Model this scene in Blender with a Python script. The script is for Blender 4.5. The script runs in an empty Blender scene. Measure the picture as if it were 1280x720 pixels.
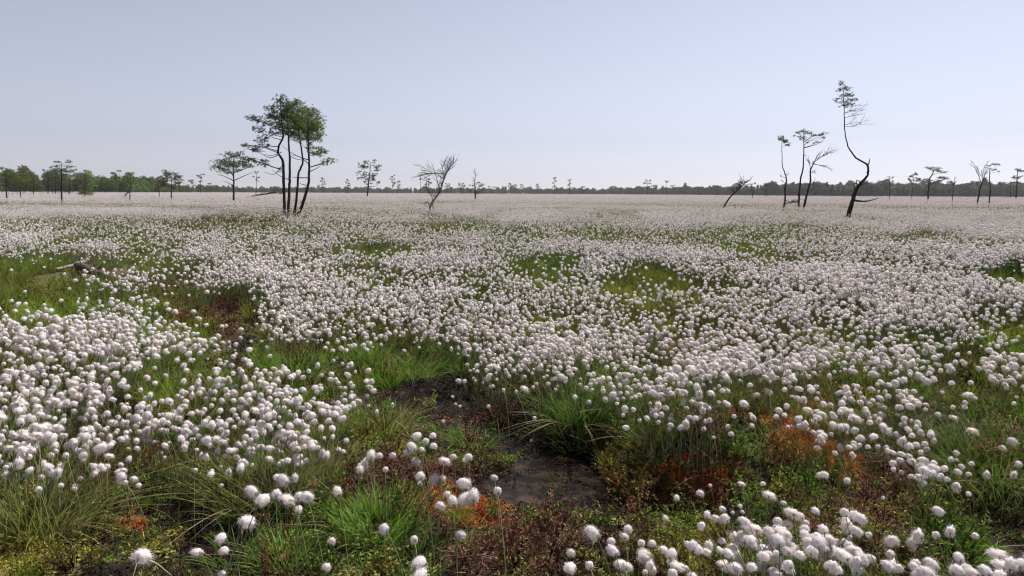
import bpy, bmesh, math, random
import numpy as np
from mathutils import Matrix, Vector

rng = np.random.default_rng(7)
random.seed(7)
scene = bpy.context.scene
COL = scene.collection

# ------------------------------------------------------------------ camera
W, H = 1280.0, 720.0
F = 853.0                       # focal length in photo pixels (24 mm on 36 mm)
CAMZ = 1.45
PITCH = math.atan(118.5 / F)
ROLL = math.atan(7.0 / 1280.0)
fw = np.array([0, math.cos(PITCH), -math.sin(PITCH)])
r0 = np.array([1.0, 0, 0])
u0_ = np.cross(r0, fw)
RT = r0 * math.cos(ROLL) + u0_ * math.sin(ROLL)
UP = -r0 * math.sin(ROLL) + u0_ * math.cos(ROLL)
CAM = np.array([0, 0, CAMZ])


def project(P):
    d = np.asarray(P, float) - CAM
    z = d @ fw
    z = np.where(z < 0.05, 0.05, z)
    return W / 2 + F * (d @ RT) / z, H / 2 - F * (d @ UP) / z


def ray(u, v):
    d = fw + RT * ((u - W / 2) / F) - UP * ((v - H / 2) / F)
    return d / np.linalg.norm(d)


def hor(u):
    return H / 2 - 118.5 + (u - W / 2) * 7.0 / 1280.0


# ------------------------------------------------------------------ noise
def _hash(ix, iy, s):
    h = (ix.astype(np.int64) * 374761393 + iy.astype(np.int64) * 668265263 + s * 1442695041) & 0xFFFFFFFF
    h = ((h ^ (h >> 13)) * 1274126177) & 0xFFFFFFFF
    h = ((h ^ (h >> 16)) * 2246822519) & 0xFFFFFFFF
    return ((h ^ (h >> 15)) & 0xFFFFFF) / float(0xFFFFFF)


def noise(x, y, wl, s=0):
    x = np.asarray(x, float) / wl + 1000.3
    y = np.asarray(y, float) / wl + 1000.7
    ix, iy = np.floor(x), np.floor(y)
    fx, fy = x - ix, y - iy
    fx = fx * fx * fx * (fx * (fx * 6 - 15) + 10)
    fy = fy * fy * fy * (fy * (fy * 6 - 15) + 10)
    a, b = _hash(ix, iy, s), _hash(ix + 1, iy, s)
    c, d = _hash(ix, iy + 1, s), _hash(ix + 1, iy + 1, s)
    return ((a + (b - a) * fx) * (1 - fy) + (c + (d - c) * fx) * fy) * 2 - 1


def fbm(x, y, wl, s=0, o=3):
    t, a, n = 0, 1.0, 0
    for k in range(o):
        t = t + a * noise(x, y, wl / 2.03 ** k, s + 17 * k)
        n += a
        a *= 0.55
    return t / n


def sstep(a, b, x):
    t = np.clip((x - a) / (b - a), 0, 1)
    return t * t * (3 - 2 * t)


def on_plane(u, v, z):
    d = ray(u, v)
    t = (z - CAMZ) / d[2]
    return CAM + d * t


# ------------------------------------------------------------------ terrain
POOL = on_plane(700, 606, 0.0)[:2]
BUMPS = []

for (u, v, z, r, a) in [(868, 588, .08, .30, .19), (1000, 538, .15, .45, .16), (930, 560, .12, .35, .08),
                        (60, 690, .08, .35, .07), (330, 590, .15, .35, .10), (490, 640, .06, .25, .08),
                        (725, 500, .15, .35, .14), (790, 520, .15, .4, .10), (840, 700, .05, .30, .08),
                        (970, 700, .05, .35, .09), (1070, 700, .05, .30, .07), (1230, 560, .15, .5, .12),
                        (150, 520, .2, .6, .10), (560, 490, .1, .45, -.07), (625, 545, .03, .35, -.06), (830, 640, .03, .25, -.07), (250, 640, .05, .5, -.10),
                        (960, 470, .2, .25, -.14), (1090, 570, .12, .3, -.08), (895, 655, .05, .2, -.10),
                        (1225, 645, .08, .28, -.08), (640, 690, .03, .4, .05)]:
    p = on_plane(u, v, z)
    BUMPS.append((p[0], p[1], r, a))


def ground(x, y):
    x = np.asarray(x, float)
    y = np.asarray(y, float)
    dp = np.hypot((x - POOL[0]), (y - POOL[1]) * 0.8)
    d = np.hypot(x, y)
    base = 0.05 + 0.22 * sstep(0.5, 4.2, dp)
    nearfar = sstep(0.35, 1.3, dp)
    z = base + nearfar * (0.055 * noise(x, y, 1.3, 3) + 0.028 * noise(x, y, 0.45, 5))
    fade = 1 - sstep(6, 14, d)
    z = z + fade * (0.013 * noise(x, y, 0.16, 8) + 0.008 * noise(x, y, 0.07, 9)) * (0.35 + 0.65 * nearfar)
    z = z + sstep(5, 15, d) * (0.05 * noise(x, y, 6.0, 11) + 0.03 * noise(x, y, 2.4, 12))
    z = z + sstep(15, 40, d) * 0.07 * noise(x, y, 24.0, 13)
    for bx, by, r, a in BUMPS:
        q = ((x - bx) ** 2 + (y - by) ** 2) / (r * r)
        z = z + a * np.exp(-q)
    # pool hollow
    q = ((x - POOL[0]) / 0.34) ** 2 + ((y - POOL[1]) / 0.42) ** 2 + 0.9 * noise(x, y, 0.35, 21) + 0.3 * noise(x, y, 0.13, 22)
    z = z - 0.15 * (1 - sstep(0.3, 1.5, q))
    return z


def gz(x, y):
    return float(ground(np.array([x]), np.array([y]))[0])


def hit_ground(u, v, above=0.0):
    """world point on the ray of photo pixel (u, v) lying `above` metres over the ground"""
    d = ray(u, v)
    ts = np.geomspace(1.2, 400, 1500)
    P = CAM + ts[:, None] * d
    f = P[:, 2] - ground(P[:, 0], P[:, 1]) - above
    k = np.argmax(f < 0)
    if f[k] >= 0:
        k = len(ts) - 1
    a, b = ts[max(k - 1, 0)], ts[k]
    for _ in range(18):
        m = (a + b) / 2
        p = CAM + m * d
        if p[2] - gz(p[0], p[1]) - above < 0:
            b = m
        else:
            a = m
    return CAM + b * d


# ------------------------------------------------------------------ cover maps
KINDS = ['dark', 'litter', 'rust', 'yellow', 'moss']
COVER = [
    ('dark', 560, 498, 105, 42), ('dark', 625, 548, 85, 30), ('dark', 840, 642, 90, 26), ('dark', 1240, 640, 70, 50), ('litter', 272, 382, 62, 32),  # the dark ellipse at the right edge paints shade into the ground
    ('dark', 300, 690, 110, 40), ('dark', 130, 600, 50, 35), ('dark', 640, 520, 90, 28), ('dark', 760, 640, 70, 30), ('dark', 720, 545, 60, 30),
    ('litter', 480, 600, 60, 25), ('rust', 580, 640, 40, 14), ('rust', 900, 605, 60, 20), ('rust', 1020, 560, 50, 25),
    ('dark', 560, 500, 85, 40), ('dark', 690, 560, 75, 50), ('dark', 235, 640, 85, 80), ('dark', 900, 650, 45, 28),
    ('dark', 1225, 640, 60, 45), ('dark', 1085, 562, 42, 22), ('dark', 960, 468, 30, 24), ('dark', 310, 432, 24, 13),  # first ellipse: shade below the right-hand grass, painted as dark ground
    ('dark', 700, 600, 120, 55),
    ('litter', 272, 382, 48, 26), ('litter', 650, 690, 120, 42), ('litter', 1105, 645, 55, 30), ('litter', 545, 605, 60, 35),
    ('litter', 590, 532, 45, 15), ('litter', 120, 335, 30, 14), ('litter', 1125, 600, 55, 40), ('litter', 150, 600, 45, 25),
    ('rust', 868, 590, 98, 40), ('rust', 1000, 545, 66, 44), ('rust', 165, 655, 20, 8), ('rust', 195, 560, 26, 10),
    ('rust', 545, 628, 32, 16), ('rust', 600, 655, 34, 12), ('rust', 860, 440, 40, 14), ('rust', 1060, 590, 30, 18),
    ('yellow', 60, 690, 110, 50), ('yellow', 845, 692, 80, 36), ('yellow', 205, 578, 38, 14), ('yellow', 510, 560, 25, 12),
    ('yellow', 1060, 655, 25, 20), ('yellow', 700, 640, 24, 10),
    ('moss', 930, 565, 55, 40), ('moss', 1198, 682, 44, 28), ('moss', 975, 610, 60, 25), ('moss', 800, 535, 70, 38),
    ('moss', 490, 660, 45, 35), ('moss', 240, 370, 25, 14),
]
BOOST = [(250, 530, 200, 26, .45), (60, 470, 130, 60, .95), (330, 470, 140, 50, .6), (480, 400, 80, 35, .7), (1060, 470, 120, 30, .8), (560, 330, 90, 25, .6),
         (1020, 385, 240, 85, .95), (660, 395, 130, 45, .9), (110, 430, 130, 62, .95), (350, 520, 95, 42, .85), (1180, 510, 110, 50, .85), (770, 440, 110, 30, .6),
         (900, 300, 380, 40, .5), (300, 300, 120, 20, .5), (60, 520, 80, 50, .7)]
FLOWER = [
    (990, 560, 105, 58, 0), (880, 590, 115, 70, 0), (275, 380, 62, 34, 0), (575, 505, 110, 45, .0), (770, 570, 85, 52, 0), (690, 560, 110, 40, 0),  # areas of few flowers: u, v, ru, rv, factor
    (45, 352, 95, 34, .06), (215, 345, 62, 22, .3), (275, 378, 48, 28, .0), (555, 495, 125, 48, .06), (715, 525, 105, 62, .10),
    (690, 600, 140, 75, 0), (250, 640, 130, 92, 0), (40, 655, 100, 82, 0), (430, 660, 170, 82, 0), (600, 680, 180, 66, 0),
    (905, 570, 130, 78, .05), (1070, 610, 130, 72, .02), (1235, 645, 85, 72, .05), (1150, 690, 100, 44, 0), (900, 680, 200, 50, 0),
    (960, 468, 28, 24, .05), (690, 335, 58, 20, .1), (800, 335, 58, 18, .25), (845, 352, 32, 14, .1), (470, 312, 45, 14, .15),
    (960, 320, 60, 14, .35), (1268, 345, 32, 22, 0), (510, 430, 85, 25, .15), (370, 440, 34, 30, .25), (250, 497, 52, 18, .3),
    (1205, 445, 60, 28, .25), (1100, 420, 40, 16, .5), (420, 268, 175, 7, .55), (240, 262, 70, 4, .6), (560, 276, 65, 7, .5), (1165, 296, 55, 7, .45),
    (1000, 268, 70, 4, .65), (330, 280, 60, 7, .5), (800, 440, 80, 22, .55), (640, 300, 60, 10, .5), (1130, 320, 60, 10, .5),
    (310, 432, 30, 14, .1), (180, 310, 60, 10, .5), (120, 335, 50, 20, .1), (60, 590, 120, 26, .25), (400, 575, 90, 22, .3), (1000, 480, 90, 24, .45),
    (620, 370, 40, 10, .6), (880, 300, 40, 8, .5), (1010, 320, 45, 11, .4), (90, 300, 50, 7, .45), (760, 268, 50, 4, .4),
]


def kind_weights(x, y, z):
    P = np.stack([x, y, z], -1)
    u, v = project(P)
    n = 0.42 * noise(x, y, 0.28, 31) + 0.32 * noise(x, y, 0.09, 32)
    out = {k: np.zeros(len(u)) for k in KINDS}
    front = (P - CAM) @ fw > 0.5
    for k, cu, cv, ru, rv in COVER:
        q = np.hypot((u - cu) / ru, (v - cv) / rv)
        w = np.clip(1.35 - q + n, 0, 1) * front
        out[k] = np.maximum(out[k], w)
    # dark filler between the plants close to the pool
    dd = np.hypot(x, y)
    w = (1 - sstep(3.6, 5.2, dd)) * np.clip(.42 + 1.5 * noise(x, y, .30, 34) + .7 * noise(x, y, .11, 35), 0, 1)
    hue = np.maximum.reduce([out['rust'], out['yellow'], out['moss']])
    out['dark'] = out['dark'] * (1 - np.clip(1.8 * hue, 0, 1))
    out['litter'] = out['litter'] * (1 - np.clip(1.2 * np.maximum(out['rust'], out['yellow']), 0, 1))
    other = np.maximum.reduce([out[k] for k in KINDS])
    out['dark'] = np.maximum(out['dark'], w * (1 - .8 * other) * front)
    return out


def flower_factor(x, y, z):
    P = np.stack([x, y, z], -1)
    u, v = project(P)
    n = 0.35 * noise(x, y, 0.5, 41) + 0.2 * noise(x, y, 0.17, 42)
    f = np.ones(len(u))
    for cu, cv, ru, rv, k in FLOWER:
        q = np.hypot((u - cu) / ru, (v - cv) / rv) + n
        f = np.minimum(f, k + (1 - k) * sstep(0.75, 1.15, q))
    return f


# ------------------------------------------------------------------ materials
def new_mat(name):
    m = bpy.data.materials.new(name)
    m.use_nodes = True
    nt = m.node_tree
    nt.nodes.clear()
    out = nt.nodes.new('ShaderNodeOutputMaterial')
    return m, nt, out


def N(nt, t, **kw):
    n = nt.nodes.new(t)
    for k, v in kw.items():
        setattr(n, k, v)
    return n


def leafy(name, base, transl=.35, rough=.55, spec=.25, vcol=True, tint=None, vary=.25, spotted=0.0):
    """leaf / fibre material: base colour x vertex colour x per-plant tint, with light let through"""
    m, nt, out = new_mat(name)
    L = nt.links
    rgb = N(nt, 'ShaderNodeRGB')
    rgb.outputs[0].default_value = (*base, 1)
    col = rgb.outputs[0]

    def mul(a, b):
        x = N(nt, 'ShaderNodeMix', data_type='RGBA', blend_type='MULTIPLY')
        x.inputs[0].default_value = 1
        L.new(a, x.inputs[6])
        L.new(b, x.inputs[7])
        return x.outputs[2]
    if vcol:
        a = N(nt, 'ShaderNodeAttribute', attribute_name='col')
        col = mul(col, a.outputs['Color'])
    if tint == 'inst':
        a = N(nt, 'ShaderNodeAttribute', attribute_name='tint', attribute_type='INSTANCER')
        col = mul(col, a.outputs['Color'])
    elif tint == 'obj':
        a = N(nt, 'ShaderNodeObjectInfo')
        col = mul(col, a.outputs['Color'])
    if vary:
        oi = N(nt, 'ShaderNodeObjectInfo')
        mr = N(nt, 'ShaderNodeMapRange')
        mr.inputs[3].default_value = 1 - vary
        mr.inputs[4].default_value = 1 + vary * .6
        L.new(oi.outputs['Random'], mr.inputs[0])
        hsv = N(nt, 'ShaderNodeHueSaturation')
        L.new(mr.outputs[0], hsv.inputs['Value'])
        L.new(col, hsv.inputs['Color'])
        col = hsv.outputs[0]
    p = N(nt, 'ShaderNodeBsdfPrincipled')
    p.inputs['Roughness'].default_value = rough
    p.inputs['Specular IOR Level'].default_value = spec
    L.new(col, p.inputs['Base Color'])
    t = N(nt, 'ShaderNodeBsdfTranslucent')
    L.new(col, t.inputs['Color'])
    mix = N(nt, 'ShaderNodeMixShader')
    mix.inputs[0].default_value = transl
    L.new(p.outputs[0], mix.inputs[1])
    L.new(t.outputs[0], mix.inputs[2])
    L.new(mix.outputs[0], out.inputs[0])
    return m


def bark(name, c1, c2, scale=9.0, rough=.9):
    m, nt, out = new_mat(name)
    L = nt.links
    tc = N(nt, 'ShaderNodeTexCoord')
    mp = N(nt, 'ShaderNodeMapping')
    mp.inputs['Scale'].default_value = (1, 1, .3)
    L.new(tc.outputs['Object'], mp.inputs[0])
    nz = N(nt, 'ShaderNodeTexNoise')
    nz.inputs['Scale'].default_value = scale
    nz.inputs['Detail'].default_value = 6
    L.new(mp.outputs[0], nz.inputs['Vector'])
    cr = N(nt, 'ShaderNodeValToRGB')
    cr.color_ramp.elements[0].color = (*c1, 1)
    cr.color_ramp.elements[0].position = .35
    cr.color_ramp.elements[1].color = (*c2, 1)
    cr.color_ramp.elements[1].position = .68
    L.new(nz.outputs[0], cr.inputs[0])
    p = N(nt, 'ShaderNodeBsdfPrincipled')
    p.inputs['Roughness'].default_value = rough
    p.inputs['Specular IOR Level'].default_value = .15
    L.new(cr.outputs[0], p.inputs['Base Color'])
    b = N(nt, 'ShaderNodeBump')
    b.inputs['Strength'].default_value = .8
    b.inputs['Distance'].default_value = .02
    L.new(nz.outputs[0], b.inputs['Height'])
    L.new(b.outputs[0], p.inputs['Normal'])
    L.new(p.outputs[0], out.inputs[0])
    return m


M = {}
M['cotton'] = leafy('cotton_fluff', (.80, .75, .745), .5, .9, .05, True, None, .10)
M['stem'] = leafy('stem_green', (1, 1, 1), .2, .5, .3, True, None, .25)
M['plant'] = leafy('plant_tinted', (1, 1, 1), .38, .6, .2, True, 'inst', .28)
M['plant_obj'] = leafy('plant_tinted_object', (1, 1, 1), .38, .55, .25, True, 'obj', .1)
M['moss'] = leafy('moss_tinted', (1, 1, 1), .25, .8, .1, True, 'inst', .3)
M['needles'] = leafy('pine_needles', (.072, .095, .034), .36, .6, .2, True, 'obj', .12)
M['forest'] = leafy('forest_leaves', (1, 1, 1), .22, .7, .1, True, 'inst', .3)
M['pine_bark'] = bark('pine_bark', (.014, .011, .010), (.050, .038, .032), 9)
M['birch_bark'] = bark('birch_bark', (.05, .042, .038), (.30, .27, .25), 5)
M['dead_wood'] = bark('dead_wood', (.13, .115, .10), (.36, .33, .30), 14)
M['dark_wood'] = bark('dark_wood', (.03, .022, .018), (.11, .085, .07), 14)
M['straw'] = leafy('dry_straw', (.36, .28, .19), .2, .6, .2, False, None, .2)


def ground_material():
    m, nt, out = new_mat('bog_ground')
    L = nt.links
    a = N(nt, 'ShaderNodeAttribute', attribute_name='col')
    tc = N(nt, 'ShaderNodeTexCoord')
    n1 = N(nt, 'ShaderNodeTexNoise')
    n1.inputs['Scale'].default_value = 60
    n1.inputs['Detail'].default_value = 8
    n1.inputs['Roughness'].default_value = .7
    L.new(tc.outputs['Object'], n1.inputs['Vector'])
    mr = N(nt, 'ShaderNodeMapRange')
    mr.inputs[1].default_value = .3
    mr.inputs[2].default_value = .7
    mr.inputs[3].default_value = .35
    mr.inputs[4].default_value = 1.7
    L.new(n1.outputs[0], mr.inputs[0])
    hsv = N(nt, 'ShaderNodeHueSaturation')
    L.new(mr.outputs[0], hsv.inputs['Value'])
    L.new(a.outputs['Color'], hsv.inputs['Color'])
    p = N(nt, 'ShaderNodeBsdfPrincipled')
    p.inputs['Roughness'].default_value = .85
    p.inputs['Specular IOR Level'].default_value = .15
    L.new(hsv.outputs[0], p.inputs['Base Color'])
    vor = N(nt, 'ShaderNodeTexVoronoi')
    vor.inputs['Scale'].default_value = 75
    L.new(tc.outputs['Object'], vor.inputs['Vector'])
    add = N(nt, 'ShaderNodeMath', operation='ADD')
    L.new(n1.outputs[0], add.inputs[0])
    L.new(vor.outputs['Distance'], add.inputs[1])
    b = N(nt, 'ShaderNodeBump')
    b.inputs['Strength'].default_value = .9
    b.inputs['Distance'].default_value = .012
    L.new(add.outputs[0], b.inputs['Height'])
    L.new(b.outputs[0], p.inputs['Normal'])
    L.new(p.outputs[0], out.inputs[0])
    return m


def water_material():
    m, nt, out = new_mat('bog_water')
    L = nt.links
    tc = N(nt, 'ShaderNodeTexCoord')
    n1 = N(nt, 'ShaderNodeTexNoise')
    n1.inputs['Scale'].default_value = 7
    n1.inputs['Detail'].default_value = 4
    L.new(tc.outputs['Object'], n1.inputs['Vector'])
    cr = N(nt, 'ShaderNodeValToRGB')
    cr.color_ramp.elements[0].color = (.007, .005, .004, 1)
    cr.color_ramp.elements[0].position = .45
    cr.color_ramp.elements[1].color = (.050, .036, .025, 1)
    cr.color_ramp.elements[1].position = .75
    L.new(n1.outputs[0], cr.inputs[0])
    p = N(nt, 'ShaderNodeBsdfPrincipled')
    p.inputs['Roughness'].default_value = .22
    p.inputs['Specular IOR Level'].default_value = .22
    p.inputs['IOR'].default_value = 1.33
    L.new(cr.outputs[0], p.inputs['Base Color'])
    b = N(nt, 'ShaderNodeBump')
    b.inputs['Strength'].default_value = .25
    b.inputs['Distance'].default_value = .004
    L.new(n1.outputs[0], b.inputs['Height'])
    L.new(b.outputs[0], p.inputs['Normal'])
    L.new(p.outputs[0], out.inputs[0])
    return m


# ------------------------------------------------------------------ mesh building
class MB:
    """collects triangles with a colour per vertex; build() links them as one mesh"""

    def __init__(s):
        s.v, s.f, s.c, s.m, s.n = [], [], [], [], 0

    def add(s, v, f, c=(1, 1, 1), mi=0):
        v = np.asarray(v, float).reshape(-1, 3)
        f = np.asarray(f, int).reshape(-1, 3)
        c = np.asarray(c, float)
        if c.ndim == 1:
            c = np.tile(c, (len(v), 1))
        s.v.append(v)
        s.f.append(f + s.n)
        s.c.append(c)
        s.m.append(np.full(len(f), mi))
        s.n += len(v)

    def mesh(s, name, mats, smooth=False):
        me = bpy.data.meshes.new(name)
        v, f, c, mi = np.concatenate(s.v), np.concatenate(s.f), np.concatenate(s.c), np.concatenate(s.m)
        me.vertices.add(len(v))
        me.vertices.foreach_set('co', v.astype(np.float32).ravel())
        me.loops.add(f.size)
        me.loops.foreach_set('vertex_index', f.astype(np.int32).ravel())
        me.polygons.add(len(f))
        me.polygons.foreach_set('loop_start', np.arange(0, f.size, 3, dtype=np.int32))
        for m in mats:
            me.materials.append(m)
        me.polygons.foreach_set('material_index', mi.astype(np.int32))
        me.polygons.foreach_set('use_smooth', np.full(len(f), smooth))
        a = me.attributes.new('col', 'FLOAT_COLOR', 'POINT')
        a.data.foreach_set('color', np.concatenate([c, np.ones((len(c), 1))], 1).astype(np.float32).ravel())
        me.update(calc_edges=True)
        return me

    def build(s, name, mats, parent=None, smooth=False):
        return link(name, s.mesh(name, mats if isinstance(mats, list) else [mats], smooth), parent)


def link(name, me, parent=None):
    o = bpy.data.objects.new(name, me)
    COL.objects.link(o)
    o.parent = parent
    return o


def tag(o, label=None, cat=None, group=None, kind=None):
    for k, v in (('label', label), ('category', cat), ('group', group), ('kind', kind)):
        if v:
            o[k] = v
    return o


def empty(name, loc):
    o = bpy.data.objects.new(name, None)
    o.location = loc
    o.empty_display_size = .1
    COL.objects.link(o)
    return o


def unit(a):
    return a / np.maximum(np.linalg.norm(a, axis=-1, keepdims=True), 1e-9)


def ribbons(mb, P0, D, L, bend, Wd, S, col, tipcol=None, side=None, sag=None, mi=0):
    """n tapered ribbons from P0 along D (n,3), bending towards `sag` (default: their own horizontal lean)"""
    n = len(P0)
    D = unit(D)
    if side is None:
        side = unit(np.cross(D, rng.normal(size=(n, 3))))
    if sag is None:
        hz = D.copy()
        hz[:, 2] = 0
        sag = unit(hz) * .8 + np.array([0, 0, -.55])
    L = np.broadcast_to(np.asarray(L, float), (n,))[:, None]
    bend = np.broadcast_to(np.asarray(bend, float), (n,))[:, None]
    Wd = np.broadcast_to(np.asarray(Wd, float), (n,))[:, None]
    col = np.broadcast_to(np.asarray(col, float), (n, 3))
    tipcol = col if tipcol is None else np.broadcast_to(np.asarray(tipcol, float), (n, 3))
    vs, cs = [], []
    for k in range(S + 1):
        t = k / S
        p = P0 + D * L * t + sag * (bend * L * t * t)
        c = col + (tipcol - col) * t
        if k < S:
            w = Wd * (1 - t) ** .6 * .5
            vs += [p - side * w, p + side * w]
            cs += [c, c]
        else:
            vs.append(p)
            cs.append(c)
    K = 2 * S + 1
    V = np.stack(vs, 1).reshape(-1, 3)
    C = np.stack(cs, 1).reshape(-1, 3)
    tri = []
    for k in range(S - 1):
        a = 2 * k
        tri += [(a, a + 1, a + 3), (a, a + 3, a + 2)]
    tri.append((2 * S - 2, 2 * S - 1, 2 * S))
    T = (np.arange(n)[:, None, None] * K + np.array(tri)[None]).reshape(-1, 3)
    mb.add(V, T, C, mi)


def spline(P, n):
    P = np.asarray(P, float)
    if len(P) < 3:
        t = np.linspace(0, 1, n)[:, None]
        return P[0] * (1 - t) + P[-1] * t
    Q = np.vstack([2 * P[0] - P[1], P, 2 * P[-1] - P[-2]])
    out = []
    for s in np.linspace(0, len(P) - 1 - 1e-6, n):
        i = int(s)
        t = s - i
        a, b, c, d = Q[i:i + 4]
        out.append(.5 * (2 * b + (c - a) * t + (2 * a - 5 * b + 4 * c - d) * t * t + (3 * b - a - 3 * c + d) * t ** 3))
    return np.array(out)


def tube(mb, P, R, sides=6, col=(1, 1, 1), rough=0.0, mi=0, cap=True):
    P = np.asarray(P, float)
    n = len(P)
    R = np.interp(np.linspace(0, 1, n), np.linspace(0, 1, len(R)), R)
    T = unit(np.gradient(P, axis=0))
    ref = np.array([.31, .92, .23])
    A = unit(np.cross(T, ref))
    B = np.cross(T, A)
    ang = np.linspace(0, 2 * math.pi, sides, endpoint=False)
    rr = R[:, None] * (1 + rough * rng.normal(size=(n, sides)))
    V = P[:, None] + rr[..., None] * (A[:, None] * np.cos(ang)[None, :, None] + B[:, None] * np.sin(ang)[None, :, None])
    V = V.reshape(-1, 3)
    F_ = []
    for i in range(n - 1):
        for j in range(sides):
            a, b = i * sides + j, i * sides + (j + 1) % sides
            F_ += [(a, b, b + sides), (a, b + sides, a + sides)]
    if cap:
        V = np.vstack([V, P[0], P[-1]])
        c0, c1 = len(V) - 2, len(V) - 1
        for j in range(sides):
            F_.append((c0, (j + 1) % sides, j))
            F_.append((c1, (n - 1) * sides + j, (n - 1) * sides + (j + 1) % sides))
    mb.add(V, F_, col, mi)


def ico(sub):
    bm = bmesh.new()
    bmesh.ops.create_icosphere(bm, subdivisions=sub, radius=1)
    v = np.array([x.co[:] for x in bm.verts])
    f = np.array([[x.index for x in g.verts] for g in bm.faces])
    bm.free()
    return v, f


ICO = {k: ico(k) for k in (1, 2, 3)}


def rand_dirs(n):
    return unit(rng.normal(size=(n, 3)))


# ------------------------------------------------------------------ scattering (ground cover only)
def src_collection(name, meshes):
    c = bpy.data.collections.new(name)
    for k, me in enumerate(meshes):
        c.objects.link(bpy.data.objects.new('%s_%02d' % (name, k), me))
    return c


def scatter(name, P, rot, scl, idx, tint, coll, label, cat):
    me = bpy.data.meshes.new(name)
    n = len(P)
    me.vertices.add(n)
    me.vertices.foreach_set('co', np.asarray(P, np.float32).ravel())
    scl = np.asarray(scl, float)
    if scl.ndim == 1:
        scl = np.repeat(scl[:, None], 3, 1)
    for nm, arr in (('rot', rot), ('scl', scl)):
        me.attributes.new(nm, 'FLOAT_VECTOR', 'POINT').data.foreach_set('vector', np.asarray(arr, np.float32).ravel())
    me.attributes.new('idx', 'INT', 'POINT').data.foreach_set('value', np.asarray(idx, np.int32))
    t4 = np.concatenate([np.asarray(tint, float), np.ones((n, 1))], 1)
    me.attributes.new('tint', 'FLOAT_COLOR', 'POINT').data.foreach_set('color', t4.astype(np.float32).ravel())
    o = link(name, me)
    g = bpy.data.node_groups.new(name + '_nodes', 'GeometryNodeTree')
    g.interface.new_socket('Geometry', in_out='INPUT', socket_type='NodeSocketGeometry')
    g.interface.new_socket('Geometry', in_out='OUTPUT', socket_type='NodeSocketGeometry')
    gi, go = g.nodes.new('NodeGroupInput'), g.nodes.new('NodeGroupOutput')
    iop = g.nodes.new('GeometryNodeInstanceOnPoints')
    ci = g.nodes.new('GeometryNodeCollectionInfo')
    ci.inputs['Collection'].default_value = coll
    ci.inputs['Separate Children'].default_value = True
    ci.inputs['Reset Children'].default_value = True

    def attr(nm, ty):
        a = g.nodes.new('GeometryNodeInputNamedAttribute')
        a.data_type = ty
        a.inputs['Name'].default_value = nm
        return a.outputs[0]
    e2r = g.nodes.new('FunctionNodeEulerToRotation')
    g.links.new(attr('rot', 'FLOAT_VECTOR'), e2r.inputs[0])
    g.links.new(gi.outputs[0], iop.inputs['Points'])
    g.links.new(ci.outputs[0], iop.inputs['Instance'])
    iop.inputs['Pick Instance'].default_value = True
    g.links.new(attr('idx', 'INT'), iop.inputs['Instance Index'])
    g.links.new(e2r.outputs[0], iop.inputs['Rotation'])
    g.links.new(attr('scl', 'FLOAT_VECTOR'), iop.inputs['Scale'])
    g.links.new(iop.outputs[0], go.inputs[0])
    md = o.modifiers.new('scatter', 'NODES')
    md.node_group = g
    tag(o, label, cat, None, 'stuff')
    return o


def wedge(n, r0_, r1_, half=0.80, power=1.0):
    """random points in the wedge the camera could see; power 1 = even density, 0 = density ~ 1/d"""
    u = rng.random(n)
    if power == 1.0:
        r = np.sqrt(r0_ ** 2 + u * (r1_ ** 2 - r0_ ** 2))
    elif power == 0:
        r = r0_ + u * (r1_ - r0_)
    else:
        r = r0_ * (r1_ / r0_) ** u
    a = (rng.random(n) * 2 - 1) * half
    return r * np.sin(a), r * np.cos(a)


# ------------------------------------------------------------------ ground sheet
def build_ground():
    ang = np.concatenate([np.radians(np.arange(-56, 56.01, .28)), np.radians(np.arange(62, 304, 6.0))])
    rad = np.concatenate([[.25], np.geomspace(.5, 7, 260), np.geomspace(7.1, 60, 170), np.geomspace(62, 6000, 60)])
    A, R = np.meshgrid(ang, rad)
    x, y = (R * np.sin(A)).ravel(), (R * np.cos(A)).ravel()
    z = ground(x, y)
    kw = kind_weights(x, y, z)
    n1, n2 = fbm(x, y, .5, 51), fbm(x, y, 3.0, 55)
    base = np.array([.050, .040, .022]) + (n1[:, None] * .5 + .5) * np.array([.035, .045, .012])
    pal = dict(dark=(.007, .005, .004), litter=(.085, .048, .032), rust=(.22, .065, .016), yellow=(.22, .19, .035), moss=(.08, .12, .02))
    c = base
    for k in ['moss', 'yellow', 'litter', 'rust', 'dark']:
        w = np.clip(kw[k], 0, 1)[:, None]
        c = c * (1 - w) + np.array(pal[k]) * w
    wet = (1 - sstep(.01, .07, z))[:, None]
    c = c * (1 - .6 * wet) + np.array([.010, .008, .006]) * .6 * wet
    d = np.hypot(x, y)
    far = sstep(25, 60, d)[:, None]
    c = c * (1 - far) + far * (np.array([.085, .080, .045]) * (1 + .35 * n2[:, None]))
    na, nr = len(ang), len(rad)
    i = np.arange(nr - 1)[:, None] * na
    j = np.arange(na)[None]
    j2 = (j + 1) % na
    a, b, c_, d_ = i + j, i + j2, i + na + j2, i + na + j
    f = np.concatenate([np.stack([a, d_, c_], -1).reshape(-1, 3), np.stack([a, c_, b], -1).reshape(-1, 3),
                        np.stack([np.full(na, nr * na), np.arange(na), (np.arange(na) + 1) % na], -1)])
    mb = MB()
    mb.add(np.vstack([np.stack([x, y, z], -1), [0, 0, gz(0, 0)]]), f, np.vstack([c, c[0]]))
    o = mb.build('ground', ground_material(), smooth=True)
    tag(o, kind='structure')
    a = np.linspace(0, 2 * math.pi, 48, endpoint=False)
    V = np.stack([POOL[0] + .62 * np.cos(a), POOL[1] + .66 * np.sin(a), np.full(48, .0)], -1)
    V = np.vstack([V, [POOL[0], POOL[1], 0]])
    mb = MB()
    mb.add(V, [(48, k, (k + 1) % 48) for k in range(48)])
    tag(mb.build('water', water_material()), kind='structure')


build_ground()


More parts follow.
